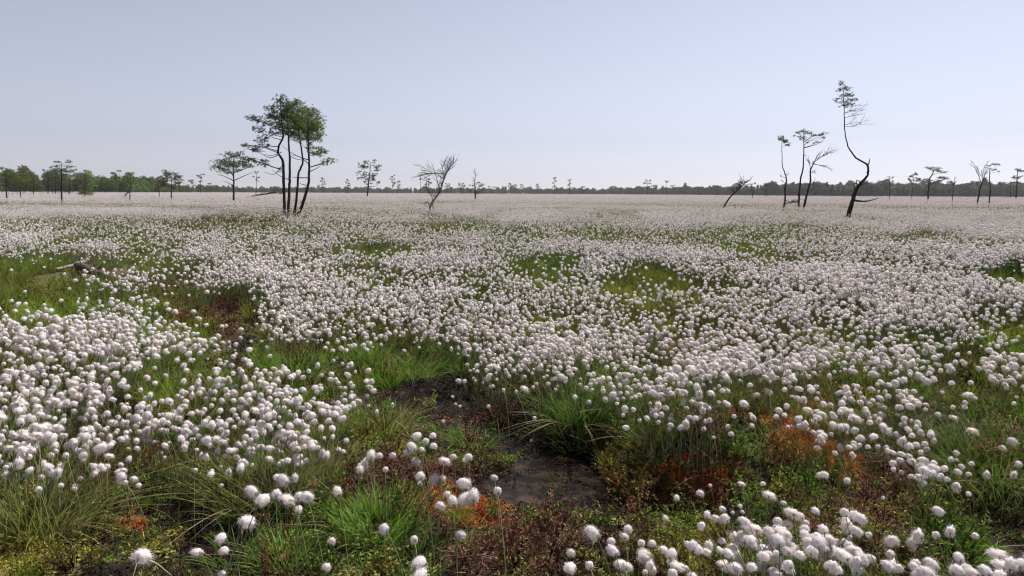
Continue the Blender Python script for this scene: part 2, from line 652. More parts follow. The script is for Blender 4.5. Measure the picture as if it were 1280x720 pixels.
# ------------------------------------------------------------------ cotton grass
BR = (.085, .06, .05)


def head_mesh(mb, c, ax, R, lod, full=1.0, mi=0, mib=0, ragged=None, tone0=1.0):
    """fluffy seed head: centre c, axis ax pointing from stalk to tip"""
    ax = unit(np.asarray(ax, float))
    e1 = unit(np.cross(ax, [.3, .2, .9]))
    e2 = np.cross(ax, e1)
    B = np.stack([e1, e2, ax])
    sub = {0: 3, 1: 2, 2: 2}[lod]
    v, f = ICO[sub]
    rad = .86 if lod == 0 else (.88 if lod == 1 else .93)
    amp = .30 if lod == 0 else .38
    ph = rng.random(3) * 9
    nz = np.sin(v @ np.array([5.1, 3.3, 4.2]) + ph[0]) * np.sin(v @ np.array([-3.2, 6.1, 2.4]) + ph[1]) + .6 * np.sin(v @ np.array([9, -7, 8.]) + ph[2])
    w = v * (rad * R * (1 + amp * .6 * nz + .03 * rng.normal(size=len(v))))[:, None]
    ragged = rng.uniform(.5, 2.2) if ragged is None else ragged
    comb = unit(np.array([rng.normal() * .6, rng.normal() * .6, .2 + rng.random()]))
    el = 1 + .10 * rng.normal(size=3) * (1 + .5 * ragged)
    el[2] *= 1.02 + .12 * ragged
    w = w * (1 + (.22 * ragged * np.clip(v @ comb, -.4, 1) * (.6 + .5 * nz))[:, None])
    w = w * el
    dim = np.clip(-v[:, 2] - .72, 0, 1) * 1.5          # dimple at the stalk
    w[:, 2] += dim * R * .7
    tone = (.93 + .07 * rng.random(len(v)))[:, None] * np.array([1, .5 + .5 * tone0, .1 + .9 * tone0])
    mb.add(c + w @ B, f, tone, mi)
    nf = {0: 900, 1: 150, 2: 30}[lod]
    d = rand_dirs(int(nf * 1.5))
    d = d[d[:, 2] > -.80][:nf]
    dn = unit(d + .5 * rng.normal(size=d.shape) + comb * .55 * ragged)
    droop = np.zeros_like(d)
    L = R * (.10 + (.30 + .25 * ragged) * rng.random(len(d)) ** 2) * full * (1 + .5 * ragged * np.clip(d @ comb, 0, 1))
    el = el * (1 + .12 * ragged)
    P0 = d * (rad * .93 * R) * el
    wd = R * ({0: .026, 1: .09, 2: .22}[lod])
    t = (.95 + .05 * rng.random(len(d)))[:, None] * np.ones(3)
    sgw = np.array([0, 0, -1.0])
    ribbons(mb, c + P0 @ B, dn @ B, L, .25, wd, 1 if lod else 2, t, None, None, sgw, mi)
    # dark scales round the stalk
    nb = {0: 10, 1: 8, 2: 6}[lod]
    a = rng.random(nb) * 6.283
    d = np.stack([np.cos(a) * .75, np.sin(a) * .75, np.full(nb, -.35) + .3 * rng.random(nb)], -1)
    P0 = np.tile(np.array([0, 0, -rad * R * .86]), (nb, 1))
    tcol = np.array(BR) * rng.uniform(.7, 2.0, (nb, 1))
    ribbons(mb, c + P0 @ B, d @ B, R * rng.uniform(.25, .42, nb), 0, R * .22, 1, tcol, None, None, None, mib)


def stem_curve(Ht, lean, nod):
    """stalk from the ground that leans with the wind (+Y); returns its points and the head axis"""
    t = np.linspace(0, 1, 9)[:, None]
    side = rng.normal() * .05
    P = np.concatenate([side * t * t * Ht, lean * Ht * t ** 2, Ht * t * (1 - .12 * lean * t)], 1)
    ax = unit(np.array([side, .35 + nod, .9 - nod * .9]))
    return P, ax


VAR = []          # near plants: separate stem and head meshes, and where the head sits
for k in range(14):
    Ht = [.34, .30, .38, .27, .33, .40, .24, .31, .36, .29, .33, .28, .35, .30][k]
    P, ax = stem_curve(Ht, rng.uniform(.1, .45), [.2, .5, .8, .4, .7, .6, -.15, .9, .3, .75, 1.1, 1.3, .9, .5][k])
    R = .0152 * rng.uniform(.82, 1.12)
    if k in (3, 7):
        R *= .78
    hc = P[-1] + ax * R * .72
    ms = MB()
    tube(ms, P, [.0018, .0012], 4, (.18, .21, .08))
    ribbons(ms, np.zeros((3, 3)) + [0, 0, .01], unit(np.array([[.5, .2, 1], [-.4, .3, 1], [.1, -.4, 1.]])), Ht * .5, .4, .003, 4, (.09, .13, .03), (.16, .14, .05))
    mh = MB()
    head_mesh(mh, hc, ax, R, 0, full=rng.uniform(.8, 1.25), ragged=[.6, 1.0, .5, 1.2, .8, 1.5, .6, 1.1, 1.4, .9, 1.7, 2.1, 2.4, 1.9][k], tone0=[1, 1, 1, .95, 1, 1, 1, .92, 1, 1, 1, .95, .9, 1][k])
    VAR.append(dict(stem=ms.mesh('stem', [M['stem']]), head=mh.mesh('seed_head', [M['cotton']], True), hc=hc, mb=(ms, mh)))


def fix_join(ms, mh):
    j = MB()
    for a, mi in ((ms, 0), (mh, 1)):
        v, f, c = np.concatenate(a.v), np.concatenate(a.f), np.concatenate(a.c)
        j.add(v, f, c, mi)
    return j.mesh('cotton_grass_near', [M['stem'], M['cotton']], True)


NEAR = [fix_join(*d['mb']) for d in VAR]
MID, FAR_ = [], []
for k in range(8):
    Ht = rng.uniform(.26, .42)
    P, ax = stem_curve(Ht, rng.uniform(.1, .4), rng.uniform(.0, .9))
    R = .0126 * rng.uniform(.75, 1.15)
    ms, mh = MB(), MB()
    tube(ms, P[::2], [.0022, .0016], 3, (.16, .19, .07), cap=False)
    head_mesh(mh, P[-1] + ax * R * .72, ax, R, 1, rng.uniform(.8, 1.2))
    MID.append(fix_join(ms, mh))
for k in range(6):
    ms, mh = MB(), MB()
    Ht = rng.uniform(.26, .42)
    P, ax = stem_curve(Ht, rng.uniform(.1, .4), rng.uniform(.2, .9))
    ribbons(ms, np.zeros((1, 3)), np.array([[0, .2, 1.]]), Ht, .05, .005, 1, (.20, .24, .08))
    head_mesh(mh, P[-1], ax, .0132 * rng.uniform(.75, 1.2), 2)
    FAR_.append(fix_join(ms, mh))
COTTON = src_collection('cotton_source', NEAR + MID + FAR_)
NN, NM, NF = len(NEAR), len(MID), len(FAR_)

# heads read off the photograph: u, v (photo pixels), scale, label of a lone one or None
HAND = """520,545,1.05 541,545,1.05 532,552,1 516,559,1 542,558,1 508,567,.75 555,576,1 586,572,1.05 464,569,.95 474,570,.95 456,582,.9 450,588,.9 482,587,.85
525,596,1 544,601,.95 553,598,.85 581,604,1.1 618,597,.95 622,614,1 559,619,.95 566,627,.95 579,624,1.1 592,620,1.1 550,633,.95 480,662,1 514,673,.95 575,668,.85
527,709,1.1 512,718,1.1 742,666,1 714,692,.95 753,701,.9 785,662,.9 781,671,.9 764,677,.9 769,687,1 815,680,.9 802,693,1 839,693,.95 792,710,1.1 717,717,.9 832,648,.6 846,623,.6
571,496,.55 572,505,.6 581,508,.55 557,527,.7 603,510,.7 673,523,.75 664,551,.55 620,483,.8 626,486,.8 651,484,.9 652,487,.7
316,614,1.05 328,626,1.05 346,597,1 355,600,1.05 368,599,.85 345,618,1.05 356,624,1.05 374,621,1.1 383,621,1 373,637,.75 307,652,1.05 275,673,.95 280,689,.95 160,696,1.1 247,690,.8 415,677,.85 408,710,1 278,718,.8 349,580,.6 422,615,.9 244,588,.75 263,593,.8 286,592,.75 277,607,.6 226,549,.9 258,551,1 238,550,.6
118,584,.7 129,587,.7 161,574,.7 171,561,.75 160,561,.55 180,540,.55 169,540,.6 136,570,.7 133,556,.9 124,543,.8 137,557,.8 149,595,.6 209,562,.5 203,567,.5 48,612,.7 31,595,.6 36,588,.6 74,588,.7 76,607,.65 32,565,.9 99,564,.7 12,560,.8
1030,594,.9 1025,594,.7 1059,601,.75 1174,639,1.0 1170,669,.85 1188,666,.8 1219,670,.75 1199,697,.9 1075,547,.75 941,522,.9 1021,560,.7 867,527,.5 892,547,.5 927,605,.6 954,605,.6 888,607,.55 961,619,.9 875,617,.8 980,629,.7 903,636,.55 925,633,.5 1020,639,.75 928,640,.5 1104,623,.5
1211,618,.55 1147,584,.9 1155,588,.9 1165,560,.8 1194,585,.7 1205,576,.7 1192,566,.7 1218,592,.7 1245,593,.75 1258,592,.7 1272,580,.7
877,658,.9 884,644,.7 895,648,1 906,649,1 916,641,.5 932,652,.95 938,660,.95 1000,646,.9 1006,662,1 1007,655,.9 1056,641,.95 1067,646,.95 1075,649,1.1 1057,651,.85 1060,660,1 1072,664,1 1086,669,.8 990,641,.95 985,656,.95 972,652,1.0 1116,677,1.15 1113,693,.95 1145,705,.95 1148,672,.9 1141,680,.75""".split()
CLUST = [(872, 700, 22, 22, 14, 1), (905, 690, 24, 22, 16, 1), (940, 690, 26, 30, 20, 1.05), (985, 690, 34, 30, 30, 1.1), (1040, 680, 28, 20, 20, 1.1), (1065, 700, 34, 20, 20, 1.15),
         (1110, 712, 30, 8, 8, 1.1), (1170, 712, 30, 8, 8, 1.05), (1268, 696, 16, 16, 9, 1.1), (800, 695, 40, 22, 8, .95), (960, 672, 30, 16, 10, 1.0), (1230, 716, 30, 6, 5, 1.05),
         (360, 545, 60, 20, 34, .95), (300, 560, 30, 18, 6, .9)]
plants = []            # x, y, z, yaw, scale, variant


def plant_at_head(u, v, s, k=None):
    k = int(rng.integers(NN)) if k is None else k
    yaw = rng.normal() * .6
    hc = VAR[k]['hc'] * s
    p = hit_ground(u, v, hc[2])
    c, sn = math.cos(yaw), math.sin(yaw)
    x, y = p[0] - (hc[0] * c - hc[1] * sn), p[1] - (hc[0] * sn + hc[1] * c)
    plants.append((x, y, p[2] - hc[2], yaw, s, k))


for t in HAND:
    u, v, s = map(float, t.split(','))
    plant_at_head(u, v, s * rng.uniform(.95, 1.08))
for cu, cv, ru, rv, n, s in CLUST:
    for _ in range(int(n * .85)):
        a, r = rng.random() * 6.283, math.sqrt(rng.random())
        plant_at_head(cu + ru * r * math.cos(a), cv + rv * r * math.sin(a), s * rng.uniform(.62, 1.0))
hand_n = len(plants)
plants = np.array(plants)


def field(n, ra, rb, power, keep_near=True):
    x, y = wedge(n, ra, rb, .82, power)
    z = ground(x, y)
    d = np.hypot(x, y)
    f = flower_factor(x, y, z + .32)
    cl = .36 + 1.5 * fbm(x, y, 1.3, 61) + .7 * noise(x, y, .30, 62)            # clumps
    big = .58 + 1.1 * fbm(x, y, 6.0, 65, 3) * sstep(4, 9, d)
    far = sstep(18, 45, d)
    P_ = np.stack([x, y, z + .32], -1)
    u, v = project(P_)
    bo = np.zeros(n)
    for cu, cv, ru, rv, k in BOOST:
        bo = np.maximum(bo, k * (1 - sstep(.6, 1.2, np.hypot((u - cu) / ru, (v - cv) / rv) + .35 * noise(x, y, .6, 44))))
    bo = bo * np.clip(.5 + 1.3 * noise(x, y, .45, 45) + .9 * noise(x, y, .19, 46), .02, .8)
    pr = f ** 1.6 * np.maximum(.8 * bo, np.clip(cl * (1 - far) + .75 * far, .02, 1) * np.clip(big + .3 * far + .25, .15, 1))
    pr = pr * (1 - .55 * sstep(6, 12, d) * (d < 12))
    pr = pr * (1 - .75 * sstep(.1, .5, noise(x / 2.2, y, 38.0, 68) + .3 * noise(x, y, 9.0, 66)) * sstep(22, 45, d))
    st = fbm(x, y, 4.5, 67, 3) + .8 * noise(x / 1.6, y, 13.0, 69)
    pr = pr * (1 - sstep(7, 12, d) * .62 * (1 - sstep(-.65, .05, st)) * (1 - .6 * sstep(50, 120, d)))
    pr = np.where(v > 585, 0, pr)
    ok = (rng.random(n) < pr) & (z > .02)
    return x[ok], y[ok], z[ok], d[ok]


xs, ys, zs, sc, ix, ya = [], [], [], [], [], []
DENS = 520.0
for ra, rb, power, mult in ((2.0, 12, 1.0, 1.0), (12, 36, 0, 1.0), (36, 210, 'log', 1.0), (210, 720, 'log', 1.0)):
    if power == 1.0:
        n = int(DENS * 2.3 * .82 * (rb * rb - ra * ra))
    elif power == 0:
        n = int(DENS * 1.5 * 12 * 1.64 * (rb - ra))
    else:
        n = int(DENS * 12 * 1.64 * 36 * math.log(rb / ra) * (.6 if rb < 300 else .5))
    x, y, z, d = field(n, ra, rb, power)
    s = rng.uniform(.7, 1.15, len(x)) * (.86 + .14 * sstep(5, 7, d))
    if power == 'log':
        s = s * np.clip(d / 40, 1, 5) * .95
        z = z - .30 * (s - 1)                 # clumps of many heads keep the height of one
    i = np.where(d < 5.5, rng.integers(0, NN, len(x)), np.where(d < 15, NN + rng.integers(0, NM, len(x)), NN + NM + rng.integers(0, NF, len(x))))
    xs.append(x), ys.append(y), zs.append(z), sc.append(s), ix.append(i), ya.append(rng.normal(size=len(x)) * .7)
x, y, z, s, i, yw = map(np.concatenate, (xs, ys, zs, sc, ix, ya))
allp = np.vstack([plants, np.stack([x, y, z, yw, s, i], -1)])
hd = allp[:, :3] + np.array([0, 0, .32]) * allp[:, 4:5]
u, v = project(hd)
dist = np.linalg.norm(hd - CAM, axis=1)
inview = (u > 3) & (u < W - 3) & (v > 0) & (v < H - 2) & (allp[:, 5] < NN)
order = np.argsort(np.where(inview, dist - .25 * (np.arange(len(dist)) < hand_n), 1e9))[:300]
solo = np.zeros(len(dist), bool)
solo[order] = True


def region_label(u, v):
    if v > 635 and 845 < u < 945:
        return 'white cotton grass in the left end of the dense clump along the front edge'
    if v > 635 and 945 <= u < 1030:
        return 'white cotton grass in the middle of the dense clump along the front edge'
    if v > 635 and 1030 <= u < 1130:
        return 'white cotton grass in the right end of the dense clump along the front edge'
    if v > 650 and 1240 < u:
        return 'white cotton grass bunched in the front right corner'
    if v > 630 and u >= 1130:
        return 'white cotton grass scattered over brown litter and bright moss near the front right corner'
    if v > 640 and 690 < u <= 845:
        return 'white cotton grass on yellow green moss in front of the dark pool'
    if v > 630 and 430 < u <= 690:
        return 'white cotton grass scattered on brown litter at the front edge left of the pool'
    if 500 < u < 640 and 535 < v < 640:
        return 'round white cotton grass head in the loose group beside the left shore of the pool'
    if 430 < u <= 500 and 555 < v < 600:
        return 'white cotton grass head drooping over green tussock left of the loose group'
    if 300 < u < 395 and 585 < v < 645:
        return 'large white cotton grass head in the tight bunch beside the brown stump'
    if v > 640 and u <= 430:
        return 'lone white cotton grass head over dark wet peat at the front left'
    if v > 540 and u <= 220:
        return 'small white cotton grass head over dark peat and rusty moss on the left'
    if 220 < u <= 430 and v > 570:
        return 'white cotton grass head over dark hollow left of the tight bunch'
    if 470 < u < 690 and 470 < v <= 560:
        return 'small white cotton grass head over the dark peat behind the pool'
    if 690 <= u < 1130 and 500 < v <= 650:
        return 'small white cotton grass head among rust red and green moss behind the front clump'
    if u >= 1130 and 540 < v <= 630:
        return 'white cotton grass head at the lower edge of the dense patch on the right'
    if u > 860 and v <= 560:
        return 'white cotton grass head in the dense patch above rust red moss'
    if u <= 220:
        return 'white cotton grass head in the dense patch on the far left slope'
    if u <= 470:
        return 'white cotton grass head in the thick patch above the green tussock on the left'
    return 'white cotton grass head in the open patch behind the big green tussock'


for k in order:
    X, Y, Z, yaw, s, vi = allp[k]
    vi = int(vi)
    e = empty('cotton_grass', (X, Y, Z))
    e.rotation_euler = (0, 0, yaw)
    e.scale = (s, s, s)
    tag(e, region_label(u[k], v[k]), 'cotton grass', 'cotton grass plants in the foreground', 'thing')
    link('stem', VAR[vi]['stem'], e)
    link('seed_head', VAR[vi]['head'], e)
rest = allp[~solo]
n = len(rest)
tl = rng.normal(size=(n, 2)) * .10
scatter('cotton_grass_field', rest[:, :3], np.stack([tl[:, 0], tl[:, 1], rest[:, 3]], -1), rest[:, 4], rest[:, 5],
        np.ones((n, 3)), COTTON, 'white cotton grass covering the bog to the far forest', 'cotton grass')
print('cotton', n, 'solo', len(order))


# ------------------------------------------------------------------ grass, moss, litter, heath
def tuft_mesh(n, h, rad, width, S, spread=.5, straw=.2, low=(.05, .085, .018), tip=(.31, .41, .065)):
    mb = MB()
    a = rng.random(n) * 6.283
    r = rad * np.sqrt(rng.random(n))
    P0 = np.stack([r * np.cos(a), r * np.sin(a), np.full(n, -.015)], -1)
    b = a + rng.normal(size=n) * .7
    sp = spread * rng.random(n) ** .8
    D = np.stack([np.cos(b) * sp, np.sin(b) * sp + .06, np.ones(n)], -1)
    L = h * rng.uniform(.45, 1.1, n)
    st = rng.random(n) < straw
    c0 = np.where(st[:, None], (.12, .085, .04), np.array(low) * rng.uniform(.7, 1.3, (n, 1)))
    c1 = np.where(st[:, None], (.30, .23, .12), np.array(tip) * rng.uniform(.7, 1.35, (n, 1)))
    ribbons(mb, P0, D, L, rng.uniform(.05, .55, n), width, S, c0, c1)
    return mb.mesh('grass_tuft', [M['plant']])


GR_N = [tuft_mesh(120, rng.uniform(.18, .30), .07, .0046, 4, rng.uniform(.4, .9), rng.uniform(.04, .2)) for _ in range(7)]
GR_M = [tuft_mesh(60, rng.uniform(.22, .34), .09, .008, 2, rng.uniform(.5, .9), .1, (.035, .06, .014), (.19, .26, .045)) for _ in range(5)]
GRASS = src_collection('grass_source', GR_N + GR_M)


def grass_tint(x, y, n):
    g = fbm(x, y, 1.1, 71)[:, None]
    far = sstep(6, 30, np.hypot(x, y))[:, None]
    w = np.clip(.5 - .25 * far + 1.1 * g + rng.normal(size=(n, 1)) * .25, 0, 1)
    return (1 - .45 * far) * (1 - w) * np.array([1.25, 1.0, .55]) + (1 - .45 * far) * w * np.array([.72, 1.05, .45])


parts = []
for ra, rb, power, n, sca in ((1.7, 8, 1.0, 2600, 1.0), (8, 22, 0, 6500, 1.15), (22, 90, 'log', 7000, 1.3)):
    x, y = wedge(n, ra, rb, .85, power)
    z = ground(x, y)
    d = np.hypot(x, y)
    kw = kind_weights(x, y, z)
    kw2 = kind_weights(x, y, z + .12)
    kw = {k: np.maximum(kw[k], kw2[k]) for k in kw}
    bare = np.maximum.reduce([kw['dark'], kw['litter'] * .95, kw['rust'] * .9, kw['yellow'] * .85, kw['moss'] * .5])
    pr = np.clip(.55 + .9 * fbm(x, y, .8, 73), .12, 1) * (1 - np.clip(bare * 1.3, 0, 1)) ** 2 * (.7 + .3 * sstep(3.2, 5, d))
    f = flower_factor(x, y, z + .3)
    pr = np.clip(pr + .25 * (1 - f) * (1 - bare), 0, 1)
    ok = (rng.random(n) < pr) & (z > .03)
    x, y, z, d = x[ok], y[ok], z[ok], d[ok]
    s = sca * rng.uniform(.55, 1.1, len(x)) * (.55 + .45 * sstep(3.2, 5.5, d)) * (1 - .22 * sstep(16, 30, d))
    z = z - .28 * np.maximum(s - 1.15, 0)
    i = np.where(d < 8, rng.integers(0, 7, len(x)), 7 + rng.integers(0, 5, len(x)))
    parts.append((x, y, z, s, i))
x, y, z, s, i = (np.concatenate([p[k] for p in parts]) for k in range(5))
n = len(x)
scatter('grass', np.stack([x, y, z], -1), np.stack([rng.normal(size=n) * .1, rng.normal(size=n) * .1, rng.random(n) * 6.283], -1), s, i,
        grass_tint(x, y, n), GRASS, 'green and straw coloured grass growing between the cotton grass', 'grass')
print('grass', n)


def sprig_mesh(n, rad, h, leaf):
    mb = MB()
    a = rng.random(n) * 6.283
    r = rad * np.sqrt(rng.random(n))
    P0 = np.stack([r * np.cos(a), r * np.sin(a), h * (1 - (r / rad) ** 2) * rng.uniform(.2, 1, n) - .004], -1)
    D = rng.normal(size=(n, 3)) * .8 + np.array([0, 0, .9])
    c = rng.uniform(.45, 1.35, (n, 1)) * np.ones(3)
    ribbons(mb, P0, D, leaf * rng.uniform(.6, 1.4, n), .2, leaf * .45, 1, c * .7, c)
    return mb.mesh('moss_sprig', [M['moss']])


def flake_mesh(n, rad):
    mb = MB()
    a = rng.random(n) * 6.283
    r = rad * np.sqrt(rng.random(n))
    P0 = np.stack([r * np.cos(a), r * np.sin(a), .004 + .012 * rng.random(n)], -1)
    D = rng.normal(size=(n, 3)) * np.array([1, 1, .35])
    k = rng.random(n)
    L = np.where(k < .6, rng.uniform(.008, .018, n), rng.uniform(.03, .07, n))
    Wd = np.where(k < .6, rng.uniform(.005, .009, n), .0022)
    c = rng.uniform(.5, 1.6, (n, 1)) * np.array([1, 1, 1]) + (rng.random((n, 1)) < .12) * np.array([1.6, 1.5, 1.5])
    ribbons(mb, P0, D, L, .1, Wd, 2, c, c)
    return mb.mesh('litter_flakes', [M['moss']])


def heath_mesh(n, h):
    """low dwarf shrub: thin twigs with small leaves"""
    mb = MB()
    for _ in range(n):
        a = rng.random() * 6.283
        D = np.array([math.cos(a) * .6, math.sin(a) * .6, 1.0]) * h * rng.uniform(.6, 1.1)
        P = spline([np.array([math.cos(a), math.sin(a), 0]) * .02, D * .5 + rng.normal(size=3) * .01, D + rng.normal(size=3) * .02], 6)
        tube(mb, P, [.0016, .0007], 3, (.10, .055, .035), cap=False)
        m = 26
        t = rng.uniform(.25, 1, m)
        q = np.stack([np.interp(t, np.linspace(0, 1, 6), P[:, j]) for j in range(3)], -1)
        c = rng.uniform(.6, 1.4, (m, 1)) * np.ones(3)
        ribbons(mb, q, rng.normal(size=(m, 3)) + [0, 0, .7], rng.uniform(.008, .017, m), .1, .006, 2, c, c)
    return mb.mesh('heath_sprig', [M['moss']])


MOSS = src_collection('moss_source', [sprig_mesh(110, .05, .022, .010) for _ in range(5)] + [sprig_mesh(80, .045, .03, .016) for _ in range(3)]
                      + [flake_mesh(46, .07) for _ in range(5)] + [heath_mesh(9, rng.uniform(.08, .15)) for _ in range(5)])
n = 34000
x, y = wedge(n, 1.7, 10.5, .85, 0)
z = ground(x, y)
kw = kind_weights(x, y, z)
wts = np.stack([kw[k] for k in KINDS], -1)
plain = np.clip(1 - wts.max(1), 0.05, 1)
cum = np.cumsum(np.concatenate([wts ** 1.5, plain[:, None]], 1), 1)
pick = (rng.random(n)[:, None] * cum[:, -1:] > cum).sum(1)
tint = np.zeros((n, 3))
idx = np.zeros(n, int)
keep = np.ones(n, bool)
r = rng.random(n)
vn = noise(x, y, .12, 81)
for k, name in enumerate(KINDS + ['plain']):
    m = pick == k
    q = m.sum()
    j = rng.normal(size=(q, 1)) * .14 + rng.normal(size=(q, 3)) * .03
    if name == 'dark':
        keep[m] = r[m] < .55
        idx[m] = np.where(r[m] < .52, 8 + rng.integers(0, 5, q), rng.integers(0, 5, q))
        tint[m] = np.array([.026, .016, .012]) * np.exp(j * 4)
    elif name == 'litter':
        idx[m] = np.where(r[m] < .66, 8 + rng.integers(0, 5, q), np.where(r[m] < .85, rng.integers(0, 8, q), 13 + rng.integers(0, 5, q)))
        tint[m] = np.where(((r[m] > .66) & (r[m] < .76))[:, None], (.20, .21, .045), (.17, .085, .06)) * np.exp(j * 1.8)
    elif name == 'rust':
        idx[m] = rng.integers(0, 8, q)
        ch = rng.random(q)[:, None]
        tint[m] = np.where(ch < .5, (.60, .16, .022), np.where(ch < .75, (.42, .05, .03), (.55, .32, .05))) * np.exp(j)
    elif name == 'yellow':
        idx[m] = rng.integers(0, 8, q)
        tint[m] = np.where(rng.random(q)[:, None] < .7, (.42, .37, .07), (.24, .29, .05)) * np.exp(j)
    elif name == 'moss':
        idx[m] = np.where(r[m] < .85, rng.integers(0, 8, q), 13 + rng.integers(0, 5, q))
        ch = rng.random(q)[:, None]
        tint[m] = np.where(ch < .6, (.13, .22, .03), np.where(ch < .8, (.27, .29, .05), (.22, .10, .05))) * np.exp(j * 1.5)
    else:
        keep[m] = r[m] < .62
        idx[m] = np.where(r[m] < .3, rng.integers(0, 8, q), np.where(r[m] < .5, 8 + rng.integers(0, 5, q), 13 + rng.integers(0, 5, q)))
        ch = (rng.random(q) + .35 * vn[m])[:, None]
        tint[m] = np.where(ch < .45, (.12, .18, .03), np.where(ch < .7, (.21, .20, .05), (.16, .085, .05))) * np.exp(j * 2.4) * np.exp(.35 * noise(x[m], y[m], .22, 83))[:, None]
pool = z <= .012
keep &= (~pool) | (rng.random(n) < .16)
idx = np.where(pool, 8 + rng.integers(0, 5, n), idx)
tint = np.where(pool[:, None], np.array([.045, .032, .022]) * np.exp(rng.normal(size=(n, 1)) * .4), tint)
z = np.maximum(z, .001)
x, y, z, tint, idx = x[keep], y[keep], z[keep], tint[keep], idx[keep]
n = len(x)
d = np.hypot(x, y)
scatter('moss_and_heath', np.stack([x, y, z], -1), np.stack([rng.normal(size=n) * .25, rng.normal(size=n) * .25, rng.random(n) * 6.283], -1),
        rng.uniform(.7, 1.3, n) * (1 + .08 * np.clip(d - 4, 0, 6)), idx, tint, MOSS, 'low moss, heath sprigs and brown litter covering the peat', 'moss')
print('moss', n)


# ------------------------------------------------------------------ single tussocks
def tussock(u, v, h, rad, n, col, label, spread=1.0, straw=.15):
    p = hit_ground(u, v)
    e = empty('grass_tussock', p)
    tag(e, label, 'grass tussock', 'grass tussocks rising from the bog')
    mb = MB()
    a = rng.random(n) * 6.283
    r = rad * np.sqrt(rng.random(n))
    P0 = np.stack([r * np.cos(a), r * np.sin(a), np.full(n, -.03)], -1)
    P0[:, 2] = ground(P0[:, 0] + p[0], P0[:, 1] + p[1]) - p[2] - .01
    b = a + rng.normal(size=n) * .6
    sp = spread * (.15 + .85 * r / rad) * rng.uniform(.3, 1, n)
    D = np.stack([np.cos(b) * sp, np.sin(b) * sp, np.ones(n)], -1)
    st = (rng.random(n) < straw)[:, None]
    col = np.array(col)
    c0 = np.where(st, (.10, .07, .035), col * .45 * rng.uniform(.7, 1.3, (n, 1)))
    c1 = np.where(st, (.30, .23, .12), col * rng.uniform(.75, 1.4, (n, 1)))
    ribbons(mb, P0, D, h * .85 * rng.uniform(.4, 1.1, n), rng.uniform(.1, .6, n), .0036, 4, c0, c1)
    mb.build('blades', M['plant_obj'], e)
    mb2 = MB()
    m = max(n // 12, 6)
    a = rng.random(m) * 6.283
    P0 = np.stack([rad * .9 * np.cos(a), rad * .9 * np.sin(a), np.full(m, .02)], -1)
    D = np.stack([np.cos(a), np.sin(a), np.full(m, .55)], -1)
    ribbons(mb2, P0, D, h * rng.uniform(.6, 1.1, m), rng.uniform(.3, .7, m), .003, 4, (.13, .09, .05), (.34, .27, .16))
    mb2.build('dry_blades', M['plant_obj'], e)
    return e


